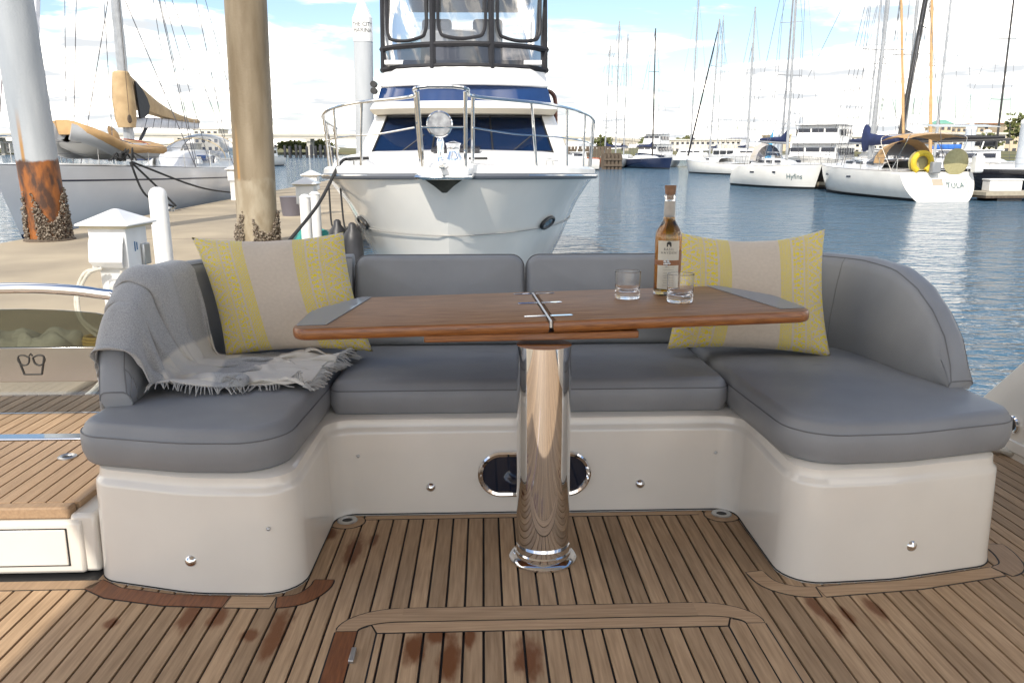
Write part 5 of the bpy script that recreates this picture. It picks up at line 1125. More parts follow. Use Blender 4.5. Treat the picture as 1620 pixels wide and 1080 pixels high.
    for (a, b) in (((.9, 13.5, 1.9), (.5, 11.0, 16)), ((-1.2, 15.0, 1.9), (0, 11.2, 11)), ((-1.9, 6, 1.7), (0, 10.7, 13)), ((-2.0, 4.2, 1.7), (0, 10.7, 22)), ((-1.7, 8.2, 1.7), (-.9, 10.8, 10.5)), ((-2.0, 10.4, 1.75), (-1.0, 10.8, 10))):
        MB().tube([a, b], .012, 5).build('halyard', wire, t, local=True)
    blk = MB(); blk.lathe([(.02, -.12), (.06, -.08), (.07, 0), (.05, .1), (.02, .14)], (-.9, 12.9, 3.2), 10); blk.tube([(-.9, 12.9, 3.3), (-.7, 12.0, 12)], .008, 5); blk.build('hanging_block', wood_old, t, local=True)
    MB().tube([(-1.6, 11.6, 5.4), (-1.0, 11.2, 12)], .012, 5).build('halyard', wire, t, local=True)
    for (y, x) in ((12.2, -1.3), (8.8, -1.5), (7.0, -1.55)): MB().lathe([(.14, 0), (.13, .1), (.09, .2), (.10, .26)], (x, y, 1.78), 14).build('winch', satin, t, local=True)
    # mooring lines down to the dock
    for k, (a, c, e) in enumerate((((-9.85, 23.0, .82), (-9.6, 23.2, -.1), (-9.15, 24.0, DOCK + .14)), ((-9.85, 23.05, .82), (-9.5, 23.8, .1), (-9.12, 24.1, DOCK + .14)), ((-9.85, 23.1, .82), (-9.4, 27.0, -.05), (-9.15, 31, DOCK + .14)))):
        o = MB().tube(catmull([a, c, e], 8), .03, 6).build('mooring_line', rope_b); tag(o, 'black mooring line from the racing sailboat to a dock cleat', 'rope', 'racing sailboat mooring lines')
    gr = MB()
    for k in range(12): 
        p = Vector((-9.9 + random.uniform(-.25, .25), 23.0 + random.uniform(-.5, .5), .86)); gr.tube(catmull([p, p + Vector((random.uniform(-.2, .2), random.uniform(-.3, .3), random.uniform(.05, .35))), p + Vector((random.uniform(-.3, .3), random.uniform(-.4, .4), 0))], 4), .025, 5)
    o = gr.build('line_heap', rope_b); tag(o, 'heap of black lines on the racing sailboat foredeck beside the dinghy', 'rope')
    return t
racing_sailboat()

def dinghy():
    # covered inflatable lying on the racing boat's foredeck, bow up towards its bow
    y0, y1 = 22.6, 26.6; t = thing('inflatable_dinghy', 'inflatable dinghy under a tan canvas cover on the racing sailboat foredeck', 'dinghy', (-11.3, 24.5, .86), local=True)
    def sec(u): 
        w_ = .95 * (1 - max(0, (.28 - u) / .28) ** 2.2) ** .5 if u < .28 else .95; z = .20 + .55 * max(0, (.42 - u) / .42) ** 1.5; return w_, z, -2.1 + 4.2 * u
    for s in (-1, 1):
        MB().tube(catmull([(s * max(.02, sec(u)[0] - .2), sec(u)[2], sec(u)[1] + .06) for u in (.02, .06, .12, .2, .3, .45, .6, .8, .96)], 4), .235, 12).build('buoyancy_tube', pm('grey_tube%d' % s, (.36, .37, .38), rough=.5), t, local=True)
    rows = [[(-w_ * .3, y, z - .18), (0, y, z - .26), (w_ * .3, y, z - .18)] for w_, z, y in [sec(u) for u in (.05, .1, .2, .4, .7, .96)]]
    MB().loft([[(-w_ * .75, y, z + .0), (0, y, z - .20), (w_ * .75, y, z)] for w_, z, y in [sec(u) for u in (.04, .1, .2, .4, .7, .96)]], False, False, False).build('dinghy_floor', pm('hypalon', (.40, .40, .39), rough=.5), t, local=True)
    rows = []
    for u in (.0, .03, .08, .16, .26, .38, .52, .68, .85, 1.0):
        w_, z, y = sec(max(u, .02)); w_ = max(w_, .25) + .16; bump = .10 * math.sin(u * 7) * .5
        rows.append([(w_ * math.cos(a) * 1.02, y, z + .10 + (.27 + bump) * max(-.45, math.sin(a))) for a in [math.pi * (-.16 + 1.32 * k / 14) for k in range(15)]])
    MB().loft(rows, False, True, True).build('canvas_cover', tan_c, t, local=True, smooth=60)
    MB().lathe([(.02, -.12), (.2, -.08), (.32, 0), (.2, .1), (.02, .14)], (.15, .6, .72), 16, axis=(.5, .2, .25)).build('engine_cover', tan_c, t, local=True)
    for y in (.2, 1.3): MB().tube([(math.cos(a) * 1.0, y, .30 + .32 * math.sin(a)) for a in [math.pi * k / 12 for k in range(-2, 15)]], .018, 5).build('lashing', red_m if y > 1 else wire, t, local=True)
dinghy()

def cruiser(name, label, loc, rotz, L, B, fs, fb, mast_h, hull=hullw, bot=black, cover=navy_c, fore=None, m=alu, dodger=None, tr=.8, trk=.5, detail=2, mast_f=.58, r=.10, boom_m=None, spreaders=2, group=None, boot=True, rk=.03, cat='sailboat', furl_boom=False, wire_r=.014):
    t = thing(name, label, cat, (loc[0], loc[1], SEA), rotz, group, local=True)
    pt, fr, hb = sail_hull(t, L, B, fs, fb, tr, .5, trk, hull, bot)
    roof_lump(t, L * .28, L * .74, B * .30, B * .16, (fs + fb) / 2 - .02, .42)
    for s in (-1, 1):
        if detail:
            for yy in ((.40, .50, .60) if detail > 1 else (.5,)):
                MB().box((s * B * .265 * (1 - .5 * (yy - .4)), L * yy, (fs + fb) / 2 + .24), (.05, L * .07, .16), Matrix.Rotation(R(s * 6), 4, 'Z')).build('cabin_window', glass_dk, t, local=True, bevel=.03)
        if detail > 1:
            for yy in (.42, .66): 
                p = pt(yy, fr(yy) * .72, s); MB().box((p[0] + s * .0, p[1], p[2]), (.03, .42, .10)).build('hull_port', glass_dk, t, local=True, bevel=.02)
    rig(t, L * mast_f, (fs + fb) / 2 + .35, mast_h, L, B, (fs + fb) / 2 + .1, m, spreaders, r, L * .36 if cover or boom_m else 0, 1.0, cover, fore, detail > 1, rk, boom_m=boom_m, wire_r=wire_r)
    if detail: pulpit(t, L, fb, .4); lifelines(t, pt, fr, .04, .92, 7 if detail > 1 else 4)
    if dodger:
        rings = [[(B * .30 * math.cos(a), y, fs + .35 + h * math.sin(a)) for a in [math.pi * k / 10 for k in range(11)]] for y, h in ((L * .40, .35), (L * .35, 1.0), (L * .27, 1.15))]
        MB().loft(rings[:2], False, False, False).build('dodger_window', smoke_vinyl, t, local=True); MB().loft(rings[1:], False, False, False).build('dodger', dodger, t, local=True, smooth=60)
    return t, pt, fr
# stern-on cruiser with the wheel covers and bimini
def tula():
    st = WZ(1440, 320, SEA); en = WZ(1541, 318, SEA); cen = (st + en) / 2; B = 4.1
    t, pt, fr = cruiser('cruising_sailboat', 'white cruising sailboat with tan bimini and script name on its broad stern', (cen.x, cen.y), R(3), 11.5, B, 1.30, 1.50, 16.5, tr=.86, trk=.75, cover=None, dodger=tan_c, spreaders=2, r=.11)
    MB().tube([(0, 7.1, 2.85), (0, 2.4, 3.0)], .10, 10).build('boom', pm('grey_boom', (.42, .45, .50), rough=.4), t, local=True)
    MB().loft([[(.22 * math.cos(a), y, z + h * math.sin(a)) for a in [2 * math.pi * k / 10 for k in range(10)]] for y, z, h in ((7.3, 2.9, .75), (6.9, 2.85, .55), (6.5, 2.8, .3), (4.0, 2.75, .18))]).build('sail_cover', navy_c, t, local=True, smooth=60)
    # bimini on bent tubes
    rows = [[(1.45 * a, y, 3.05 + h - .22 * a * a) for a in (-1, -.75, -.4, 0, .4, .75, 1)] for y, h in ((3.2, -.16), (2.6, 0), (1.8, .03), (.9, -.06))]
    MB().loft(rows, False, False, False).build('bimini_top', tan_c, t, local=True, smooth=60)
    for y in (3.1, 1.0): MB().tube(catmull([(-1.5, 1.9, 1.35), (-1.45, y, 2.6), (-1.2, y, 2.97), (0, y, 3.02), (1.2, y, 2.97), (1.45, y, 2.6), (1.5, 1.9, 1.35)], 4), .018, 6).build('bimini_frame', steel, t, local=True)
    MB().box((0, -.6, 3.30), (3.0, 1.0, .03), Matrix.Rotation(R(6), 4, 'X')).build('solar_panel', pm('solar_pale', (.5, .52, .52), rough=.3), t, local=True)
    for x, m_, nm in ((-.72, yellow, 'wheel_cover'), (.86, khaki, 'wheel_cover')):
        if m_ is yellow: MB().tube([(x + .42 * math.cos(a), .75, 1.72 + .42 * math.sin(a)) for a in [R(-60 + 300 * k / 24) for k in range(25)]], .13, 10).build('life_ring', m_, t, local=True)
        else: MB().lathe([(.58, -.02), (.60, .02), (.2, .08), (.01, .1)], (x, .7, 1.75), 24, axis=(0, -1, 0)).build(nm, m_, t, local=True)
    MB().lathe([(.55, -.02), (.55, .02)], (-.72, .95, 1.72), 24, axis=(0, -1, 0)).build('wheel_cover', khaki, t, local=True)
    MB().box((-.25, .45, 1.5), (.42, .3, .5)).build('stern_seat', outboard, t, local=True, bevel=.05)
    MB().box((1.65, .3, 1.65), (.4, .45, .75)).build('outboard_motor', white, t, local=True, bevel=.08)
    f = lambda x, z: Vector((x, .75 * z / 1.30 - .012, z))
    MB().loft([[f(-.30, .98), f(.20, .98), f(.20, .70), f(-.30, .70)], [f(-.30, .98) + Vector((0, .2, 0)), f(.2, .98) + Vector((0, .2, 0)), f(.2, .7) + Vector((0, .2, 0)), f(-.3, .7) + Vector((0, .2, 0))]]).build('transom_locker', pm('locker_tan', (.42, .36, .28), rough=.6), t, local=True)
    tx = text_mb('TULA', .34, 0, 1.05); tx.map(lambda p: f(.75 + p[0], .70 + p[1]) + Vector((0, -.05, 0))); tx.build('name_lettering', pm('script_teal', (.03, .10, .11), rough=.6), t, local=True, smooth=0)
    for x in (.35, 1.35): MB().tube([f(x, .95), f(x, .15)], .010, 5).build('platform_seam', satin, t, local=True)
    MB().tube([f(.35, .95), f(1.35, .95)], .010, 5).build('platform_seam', satin, t, local=True)
tula()
def hyfins():
    a = WZ(1182, 293, SEA); b = WZ(1292, 300, SEA); d = (b - a).normalized(); rz = math.atan2(-d.x, d.y)
    t, pt, fr = cruiser('bow_out_sailboat', 'white sailboat with grey dodger, navy sail cover and script name at its bow', (a.x - .2, a.y + .6), rz, (b - a).length + .9, 3.3, 1.25, 1.45, 15, dodger=pm('dodger_beige', (.48, .43, .36), (.4, .4, .42), rough=.7, ns=2), tr=.75, trk=.7, cover=navy_c, boom_m=alu, r=.09)
    s = -1
    tx = text_mb('Hyfins', .42); u = .84
    tx.map(lambda p: Vector(pt(u + p[0] / 8.5, fr(u) * .52 + p[1], 1)) + Vector((.03, 0, 0)))
    tx.build('name_lettering', MATS['script_teal'], t, local=True, smooth=0)
hyfins()
def right_fleet():
    P = lambda px, py: WZ(px, py, SEA)
    def put(name, label, px, py, rz, L, B, **k):
        p = P(px, py); return cruiser(name, label, (p.x, p.y), R(rz), L, B, k.pop('fs', 1.15), k.pop('fb', 1.4), k.pop('mh', 15), **k)
    put('black_sailboat', 'black-hulled sailboat with dark boom and tall carbon mast beside the dock box', 1660, 306, 55, 15.5, 4.3, hull=blk_h, m=carbon, cover=blk_c, fs=1.25, fb=1.5, mh=22, r=.16, rk=.07, mast_f=.50)
    put('tan_sail_sailboat', 'white sailboat with tan furled headsail and small navy cover between two white boats', 1316, 291, 176, 11, 3.4, cover=navy_c, fore=tan_c, mh=17, detail=1)
    put('tan_furl_sailboat', 'white sailboat with tilted tan furled headsail and navy sail bag behind the tan bimini', 1372, 292, 168, 12.5, 3.7, cover=navy_c, fore=tan_c, mh=18, detail=1, rk=.05)
    put('dark_mast_sailboat', 'white sailboat with slender dark mast before the green-roofed building', 1492, 278, 185, 11, 3.3, m=carbon, cover=blk_c, mh=14.2, detail=1)
    put('small_stern_sailboat', 'small white sailboat showing its stern beside the bow-out sailboat, black furled forestay', 1176, 277, 20, 9.5, 3.1, m=alu, cover=None, fore=blk_c, mh=13.0, detail=1, fs=1.0)
    put('grey_mast_sailboat', 'white sailboat with grey mast behind the bow-out sailboat', 1232, 281, 160, 11, 3.4, cover=tan_c, mh=15.0, detail=1)
    put('slim_mast_sailboat', 'white sailboat with slim pale mast behind the tan headsail boats', 1332, 279, 172, 10.5, 3.2, cover=None, mh=13.2, detail=1)
    put('tall_mast_sailboat', 'white sailboat with tall pale mast and tan cover behind the tan bimini boat', 1402, 284, 178, 12, 3.5, cover=tan_c, mh=19, detail=1)
    # floating pontoons, steel piles, dock boxes
    def pontoon(px0, py0, px1, py1, w_, lab):
        a, b = P(px0, py0), P(px1, py1); d = b - a; L_ = d.length; ang = math.atan2(d.y, d.x); c = (a + b) / 2
        t = thing('floating_pontoon', lab, 'pontoon', (c.x, c.y, SEA), ang, local=True)
        MB().box((0, 0, .33), (L_, w_, .16)).build('pontoon_deck', pm('pontoon_boards', (.42, .37, .28), (.34, .30, .23), rough=.9, ns=6) if 'pontoon_boards' not in MATS else MATS['pontoon_boards'], t, local=True)
        MB().box((0, 0, .20), (L_ * .99, w_ * .97, .12)).build('pontoon_waler', wood_old, t, local=True)
        for k in range(max(2, int(L_ / 2.6))): MB().box((-L_ / 2 + (k + .5) * L_ / max(2, int(L_ / 2.6)), 0, .0), (1.2, w_ * .86, .32)).build('float', black, t, local=True)
        return t
    pontoon(1540, 317, 1700, 316, 1.6, 'floating timber pontoon carrying the white dock box beside the broad-sterned sailboat')
    pontoon(1288, 299, 1330, 297, 1.5, 'short floating pontoon between the two named white sailboats')
    pontoon(1120, 268, 1700, 279, 2.0, 'long main pontoon behind the moored sailboats')
    c = P(1582, 316); t = thing('dock_box', 'white dock box on the pontoon beside the black sailboat', 'dock box', (c.x, c.y, SEA + .41), local=True)
    MB().box((0, 0, .24), (1.55, .6, .48)).build('box_body', white, t, local=True, bevel=.03); MB().box((0, 0, .52), (1.62, .66, .08)).build('box_lid', white, t, local=True, bevel=.03)
    c = P(1308, 298); t = thing('dock_box', 'low white dock box on the short pontoon between the named sailboats', 'dock box', (c.x, c.y, SEA + .41), local=True)
    MB().box((0, 0, .24), (1.3, .6, .48)).build('box_body', white, t, local=True, bevel=.03); MB().box((0, 0, .52), (1.36, .66, .08)).build('box_lid', white, t, local=True, bevel=.03)
    pg = pm('pile_bluegrey', (.42, .46, .50), (.50, .53, .56), rough=.6, ns=1); 
    for px, py, top, lab in ((1264, 283, 186, 'thick blue-grey steel pile with white tip beside the navy sail cover'), (1226, 277, 215, 'thin blue-grey steel pile behind the navy sail cover'), (1526, 285, 205, 'blue-grey steel pile before the cream building'), (1612, 305, 196, 'pale steel pile with oyster-brown foot at the black sailboat')):
        b = P(px, py); tp = WY(px + (px - 770) * .012, top, b.y); r_ = .38
        t = thing('mooring_pile', lab, 'pile', (b.x, b.y, SEA)); MB().lathe([(r_, -.3), (r_, tp.z - SEA)], (b.x, b.y, SEA), 20).build('shaft', pg, t); MB().lathe([(r_ * 1.02, 0), (r_ * 1.02, .15), (.02, .55)], (b.x, b.y, tp.z), 20).build('pile_tip', white, t)
        MB().lathe([(r_ * 1.03, -.2), (r_ * 1.03, .9)], (b.x, b.y, SEA), 20, caps=False).build('tide_band', wood_old if px > 1600 else khaki, t)
    # flag on a staff
    b = P(1214, 282); z1 = WY(1216, 205, b.y).z; t = thing('feather_flag', 'pale and dark blue feather flag standing on the pontoon', 'flag', (b.x, b.y, SEA)); MB().tube([(b.x + .25, b.y, SEA + .4), (b.x + .25, b.y, z1)], .03, 6).build('staff', white, t)
    q = [(b.x + .22, b.y, z1), (b.x - .25, b.y + .1, z1 - 1.2), (b.x - .35, b.y, z1 - 2.5), (b.x - .25, b.y + .1, z1 - 3.6), (b.x + .22, b.y, z1 - 3.6)]
    MB().loft([q, [(x, y + .02, z) for x, y, z in q]]).build('banner', flag_b, t)
right_fleet()

# ================================================================== motor yachts and catamarans farther off
def cabin_boat(name, label, px, py, rz, L, B, hull, decks, cat='motor yacht', group=None, canvas=None):
    p = WZ(px, py, SEA); t = thing(name, label, cat, (p.x, p.y, SEA), R(rz), group, local=True)
    sail_hull(t, L, B, 1.2, 1.9, .9, .9, 0, hull, black, nst=12)
    z = 1.35
    for k, (y0, y1, w_, h) in enumerate(decks):
        MB().loft([[(-w_, y0, z), (w_, y0, z), (w_ * .8, y1, z), (-w_ * .8, y1, z)], [(-w_ * .96, y0 + .1, z + h), (w_ * .96, y0 + .1, z + h), (w_ * .72, y1 - h * .6, z + h), (-w_ * .72, y1 - h * .6, z + h)]]).build('deckhouse', white, t, local=True, bevel=.05)
        for s in (-1, 1):
            n = max(2, int((y1 - y0) / 1.4))
            for i in range(n):
                ya = y0 + .4 + (y1 - y0 - 1.4) * i / n; x = s * (w_ * .985 - .17 * w_ * (ya - y0) / (y1 - y0))
                MB().box((x, ya + .45, z + h * .60), (.06, .85, h * .36), Matrix.Rotation(R(s * 2), 4, 'Z')).build('window', glass_dk, t, local=True)
        for i in range(3):
            xx = (i - 1) * w_ * .5; MB().box((xx, y1 - h * .36, z + h * .60), (w_ * .44, .08, h * .40), Matrix.Rotation(R(-30), 4, 'X')).build('window', glass_dk, t, local=True)
            MB().box((xx, y0 + .04, z + h * .55), (w_ * .44, .06, h * .5)).build('window', glass_dk, t, local=True)
        z += h; MB().box((0, (y0 + y1) / 2 - .2, z + .03), (w_ * 2.02, (y1 - y0) * .98, .07)).build('deck_brow', white, t, local=True, bevel=.02); z += .06
    MB().tube([(0, decks[-1][0] + 1.0, z), (0, decks[-1][0] + .7, z + 1.5)], .05, 6).build('radar_mast', white, t, local=True)
    MB().lathe([(.28, 0), (.28, .12), (.1, .2)], (0, decks[-1][0] + .7, z + 1.3), 12).build('radar_dome', white, t, local=True)
    if canvas: MB().box((0, decks[-1][0] - .6, z + .3), (1.9, 2.0, .35)).build('canvas_top', canvas, t, local=True, bevel=.1)
    return t
def catamaran(label, px, py, rz, L=12, mh=17, cover=blk_c):
    p = WZ(px, py, SEA); t = thing('sailing_catamaran', label, 'catamaran', (p.x, p.y, SEA), R(rz), local=True)
    for s in (-1, 1):
        rows = []
        for k in range(13):
            u = k / 12; w_ = .75 * (.8 + .2 * math.sin(math.pi * min(1, u * 2) / 2)) * (1 - max(0, (u - .55) / .45) ** 2.2); f = 1.5 + .25 * u - max(0, (.12 - u) / .12) * .9
            rows.append([(s * 2.7 - w_, L * u, f), (s * 2.7 - w_ * .9, L * u, .4), (s * 2.7, L * u, -.2), (s * 2.7 + w_ * .9, L * u, .4), (s * 2.7 + w_, L * u, f)])
        h = MB().loft(rows, True).build('float_hull', white, t, local=True, smooth=50)
        for yy in (.35, .5, .62): MB().box((s * (2.7 + .70), L * yy, 1.1), (.06, .7, .22)).build('hull_port', glass_dk, h, local=True)
    MB().box((0, L * .42, 1.15), (4.6, L * .62, .5)).build('bridge_deck', white, t, local=True, bevel=.1)
    MB().loft([[(-2.3, 1.5, 1.4), (2.3, 1.5, 1.4), (1.9, 8.0, 1.4), (-1.9, 8.0, 1.4)], [(-2.2, 1.4, 2.5), (2.2, 1.4, 2.5), (1.5, 6.6, 2.5), (-1.5, 6.6, 2.5)]]).build('saloon', white, t, local=True, bevel=.1)
    for s in (-1, 1):
        for k in range(3): MB().box((s * (2.20 - .18 * k), 2.5 + 1.6 * k, 2.0), (.08, 1.3, .48), Matrix.Rotation(R(s * 6), 4, 'Z')).build('window', glass_dk, t, local=True)
    for x in (-1.3, 0, 1.3): MB().box((x, 1.42, 2.0), (1.1, .06, .7)).build('window', glass_dk, t, local=True)
    for x in (-.9, 0, .9): MB().box((x, 7.25, 2.02), (.8, .07, .5), Matrix.Rotation(R(-50), 4, 'X')).build('window', glass_dk, t, local=True)
    MB().box((0, 1.9, 3.05), (4.0, 3.2, .10)).build('hard_top', white, t, local=True, bevel=.04)
    rig(t, L * .55, 2.5, mh, L, 5.4, 1.7, alu, 1, .13, L * .42, 1.2, cover, None, False)
def far_fleet():
    cabin_boat('trawler_yacht', 'navy-hulled trawler yacht with white stacked deckhouses across the harbour', 1054, 259.5, 150, 15, 4.8, navy_h, ((3, 11, 2.0, 1.9), (4, 9, 1.7, 1.5)))
    cabin_boat('white_cruiser_yacht', 'white multi-deck motor yacht behind the tan headsail boats', 1312, 281, 150, 17, 5.0, hullw, ((3, 12, 2.1, 1.4), (4, 10, 1.9, 1.3)))
    cabin_boat('blue_canvas_cruiser', 'white cabin cruiser with bright blue canvas behind the black sailboat', 1536, 288, 60, 11, 3.6, hullw, ((2.5, 8, 1.5, .8),), canvas=blue_c)
    cabin_boat('grey_window_cruiser', 'white cabin cruiser with dark windows moored beyond the black sailboat', 1625, 286, 75, 12, 3.8, hullw, ((2.5, 9, 1.6, .9),))
    cabin_boat('cabin_cruiser', 'white cabin cruiser moored behind the navy sail bag', 1392, 279, 160, 13, 4.0, hullw, ((2.5, 10, 1.7, 1.0),))
    cabin_boat('low_cruiser', 'low white cruiser moored beyond the racing sailboat stern', 438, 262, 170, 10, 3.4, hullw, ((2.5, 7.5, 1.4, 1.2),))
    cabin_boat('small_runabout', 'small white runabout beside the timber dolphin', 944, 269, 100, 6, 2.3, hullw, ((1.5, 3.5, .8, .7),))
    catamaran('white sailing catamaran with raised dark sail bag beside the navy trawler', 1098, 263, 160, 12, 20, blk_c)
    catamaran('white sailing catamaran showing both bows nearest the moored sailboats', 1142, 265, 190, 12.5, 17, sail_w)
    P = lambda px, py: WZ(px, py, SEA)
    for nm, lab, px, py, rz, mh, hull in (('far_sailboat', 'distant white sailboat behind the timber dolphin', 974, 264, 170, 17, hullw), ('far_sailboat', 'distant sailboat with dark mast beside the orange-hulled boat', 992, 265, 200, 15.5, navy_h), ('far_sailboat', 'distant white sailboat moored beside the dark-masted one', 997, 261, 160, 17.5, hullw), ('far_sailboat', 'distant orange-hulled sailboat at the end of the timber pier', 1012, 264, 120, 14.5, orange_m), ('far_sailboat', 'distant sailboat moored behind the two catamarans', 1158, 262, 180, 15.5, hullw), ('far_sailboat', 'distant sailboat between the two catamarans with tall mast', 1112, 259, 185, 22, hullw)):
        p = P(px, py); cruiser(nm, lab, (p.x, p.y), R(rz), 11, 3.3, 1.1, 1.4, mh, hull=hull, detail=0, cover=navy_c, r=.11, m=carbon if 'dark mast' in lab else alu, wire_r=.02)
    # timber dolphin and pier
    p = P(968, 268); t = thing('timber_dolphin', 'square block of weathered timber piles standing in the harbour', 'dolphin', (p.x, p.y, SEA), local=True)
    for i in range(5):
        for j in range(3): MB().lathe([(.22, -.4), (.22, 1.75 + .1 * ((i * 3 + j) % 3))], (-.95 + i * .47, -.5 + j * .5, 0), 10).build('timber_pile', wood_old, t, local=True)
    for z in (.5, 1.2): MB().box((0, -.75, z), (2.3, .12, .25)).build('waler', wood_old, t, local=True)
    p = P(930, 266); t = thing('timber_pier', 'weathered timber pier wall beyond the motor yacht', 'pier', (p.x, p.y + 3, SEA), local=True)
    for i in range(14): MB().box((-3.2 + i * .5, 0, 1.2), (.42, .25, 3.2)).build('pier_plank', wood_old, t, local=True)
    # row of dark steel piles across the harbour on the left
    for i, px in enumerate([437, 449, 455, 459, 467, 471, 476, 484, 489, 493, 498, 503, 508, 513, 520, 526, 531]):
        b = P(px, 250); tp = WY(px, 229 + (i * 5) % 4, b.y); o = MB().lathe([(.42, 0), (.42, tp.z - SEA)], (0, 0, 0), 12).build('harbour_pile', pile_blk); o.location = (b.x, b.y + (i % 3) * 2, SEA); tag(o, 'dark round pile in the row beyond the dock', 'pile', 'row of dark harbour piles')
far_fleet()

# ================================================================== bridge, shore, buildings, trees
def backdrop():
    rs = random.Random(11)
    t = thing('viaduct', 'long pale concrete viaduct crossing behind the whole harbour', 'bridge', (0, 420, SEA))
    pts = [(-60, 213, 420), (120, 213, 420), (330, 214, 415), (540, 215, 410), (760, 216, 405), (930, 219, 400), (1010, 223, 390), (1090, 229, 375), (1170, 234, 360), (1240, 239, 345)]
    Q = [WY(px, py, d) for px, py, d in pts]
    C_ = catmull(Q, 4)
    def strip(w0, w1, z0, z1, nm, m): 
        rows = []
        for i, p in enumerate(C_):
            rows.append([(p.x, p.y + w0, p.z + z0), (p.x, p.y + w1, p.z + z0), (p.x, p.y + w1, p.z + z1), (p.x, p.y + w0, p.z + z1)])
        MB().loft(rows).build(nm, m, t)
    strip(0, 11, -1.5, 0, 'road_deck', concrete); strip(-.4, 0, -.2, .9, 'parapet', concrete); strip(11, 11.4, -.2, .9, 'parapet', concrete)
    for i in range(1, len(C_) - 1, 2):
        p = C_[i]
        for w_ in (1.5, 9.5): MB().box((p.x, p.y + w_, (p.z - 1.6 + SEA - .5) / 2), (1.8, 1.6, p.z - 1.6 - SEA + .5)).build('pier', concrete, t)
        MB().box((p.x, p.y + 5.5, p.z - 2.2), (2.2, 11, 1.3)).build('pier_cap', concrete, t)
    # low shore
    mb = MB(); rows = []
    for k in range(60):
        x = -420 + 860 * k / 59; h = 1.2 + 1.0 * math.sin(k * .7) + .8 * math.sin(k * 1.9); rows.append([(x, 440 + 15 * math.sin(k * .5), SEA - .3), (x, 446 + 15 * math.sin(k * .5), SEA + 1.2), (x, 520, SEA + 2.5 + h), (x, 900, SEA + 3)])
    struct(mb.loft(rows, False, False, False).build('shore', pm('shore_scrub', (.16, .14, .07), (.10, .11, .045), rough=.95, ns=.05)))
    mb = MB(); rows = []
    for k in range(30):
        x = 20 + 260 * k / 29; y = 210 - .18 * (x - 20) + 8 * math.sin(k); rows.append([(x, y, SEA - .3), (x, y + 3, SEA + 1.2), (x, y + 40, SEA + 2.0), (x, y + 230, SEA + 2.2)])
    struct(mb.loft(rows, False, False, False).build('city_shore', MATS['shore_scrub']))
    # buildings: walls with window rows built in
    def building(label, px0, px1, py_top, dist, m, floors, bays, roof=None, dep=18, nm='building', cat='building'):
        a = WY(px0, py_top, dist); b = WY(px1, py_top, dist); z0 = SEA + 1.0; z1 = a.z; c = (a + b) / 2; W_ = b.x - a.x
        t = thing(nm, label, cat, (c.x, dist, z0), local=True); h = z1 - z0
        MB().box((0, dep / 2, h / 2), (W_, dep, h)).build('wall', m, t, local=True)
        MB().box((0, dep / 2, h + .2), (W_ + .8, dep + .8, .5)).build('cornice', m if roof is None else roof, t, local=True)
        wm = MB().mesh
        win = MB().box((0, 0, 0), (W_ / bays * .5, .16, h / floors * .42)).mesh('window', glass_dk, smooth=0)
        for f in range(floors):
            for k in range(bays):
                o = bpy.data.objects.new('window', win); col.objects.link(o); o.parent = t; o.location = (-W_ / 2 + (k + .5) * W_ / bays, -.03, (f + .55) * h / floors)
        return t, W_, h
    building('long cream office building with window rows beside the viaduct ramp', 1060, 1172, 222, 330, cream, 2, 14)
    building('beige garage building with terracotta cornice behind the broad tree', 1592, 1700, 196, 300, beige, 4, 9, pm('terracotta', (.45, .24, .15), rough=.8))
    building('beige upper wing with brown cornice behind the cream block', 1556, 1600, 196, 310, beige, 4, 4, pm('brown_roof', (.36, .24, .17), rough=.8))
    building('beige wing joining the green-roofed tower', 1504, 1558, 201, 305, beige, 4, 6)
    t, W_, h = building('beige corner tower with green copper roof', 1487, 1507, 198, 300, beige, 4, 2, dep=8)
    MB().loft([[(-W_ / 2 - .5, -.5, h + .4), (W_ / 2 + .5, -.5, h + .4), (W_ / 2 + .5, 8.5, h + .4), (-W_ / 2 - .5, 8.5, h + .4)], [(-W_ * .2, 2.5, h + 2.0), (W_ * .2, 2.5, h + 2.0), (W_ * .2, 5.5, h + 2.0), (-W_ * .2, 5.5, h + 2.0)]]).build('roof', green_roof, t, local=True)
    building('white waterfront block before the beige garage', 1508, 1592, 212, 260, cream, 3, 9)
    building('pale low block behind the tan furled headsail', 1300, 1380, 217, 290, cream, 3, 9)
    building('pale block beside the green-roofed tower', 1380, 1484, 222, 290, cream, 3, 11)
    building('tall pale beige block behind the thick steel pile', 1232, 1252, 214, 300, beige, 4, 2)
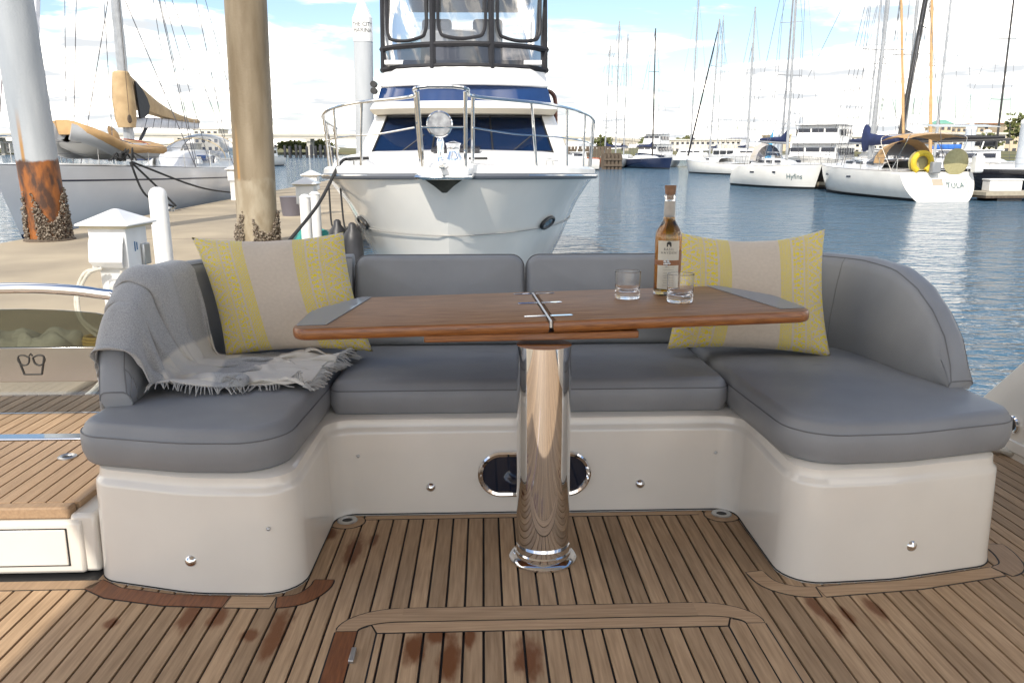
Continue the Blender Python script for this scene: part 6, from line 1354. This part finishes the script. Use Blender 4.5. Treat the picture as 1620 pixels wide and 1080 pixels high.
    building('long low white sheds on the shore behind the rusted pile', 8, 78, 224, 430, cream, 2, 8)
    building('pale rooftop plant block rising behind the racing boat boom', 305, 345, 205, 470, cream, 3, 4)
    building('long low white terminal on the shore behind the covered dinghy', 130, 300, 228, 440, cream, 1, 16)
    # trees: trunk, limbs, leaf clumps
    def tree(label, px, dist, h, w_, palm=False):
        p = WY(px, 240, dist); z0 = SEA + 1.2; t = thing('palm_tree' if palm else 'shore_tree', label, 'tree', (p.x, dist, z0), local=True)
        MB().tube([(0, 0, 0), (.1, 0, h * .35), (0, .1, h * .6)], .3, 6, r1=.15).build('trunk', bark, t, local=True)
        mb = MB(); N = 420
        for _ in range(N):
            d = Vector((rs.gauss(0, 1), rs.gauss(0, 1), rs.gauss(0, 1))).normalized(); r_ = rs.uniform(.45, 1) * (1 + .25 * math.sin(d.x * 5 + px) * math.cos(d.z * 4)); c = Vector((d.x * w_ / 2 * r_, d.y * w_ / 2 * r_, h * .62 + d.z * h * .38 * r_)); s = rs.uniform(.25, .6) * w_ / 7
            u = Vector((rs.gauss(0, 1), rs.gauss(0, 1), rs.gauss(0, 1))).normalized(); v = u.orthogonal().normalized(); mb.add([c + u * s, c + v * s, c - u * s, c - v * s], [(0, 1, 2, 3)])
        mb.build('crown', leaf, t, local=True, smooth=0)
    for px, dist, h, w_, lab in ((1610, 270, 14, 11, 'broad yellow-green tree before the garage building'), (1564, 245, 6, 8, 'round dark shrubby tree before the white waterfront block'), (1028, 380, 8, 12, 'low green tree on the shore beside the trawler'), (1084, 340, 7, 10, 'low green tree behind the catamarans'), (955, 390, 8, 10, 'low green tree behind the timber pier'), (98, 420, 8, 14, 'bushy green tree on the shore behind the racing sailboat bow'), (462, 430, 6, 16, 'low tree behind the row of dark piles'), (500, 430, 6, 18, 'wide low tree behind the middle of the dark piles')):
        tree(lab, px, dist, h, w_)
backdrop()

# ================================================================== our yacht's trim, then tidy up
for o in BOAT: o.matrix_basis = T_BOAT @ o.matrix_basis
for o in bpy.data.objects:
    if '_o' in o: del o['_o']
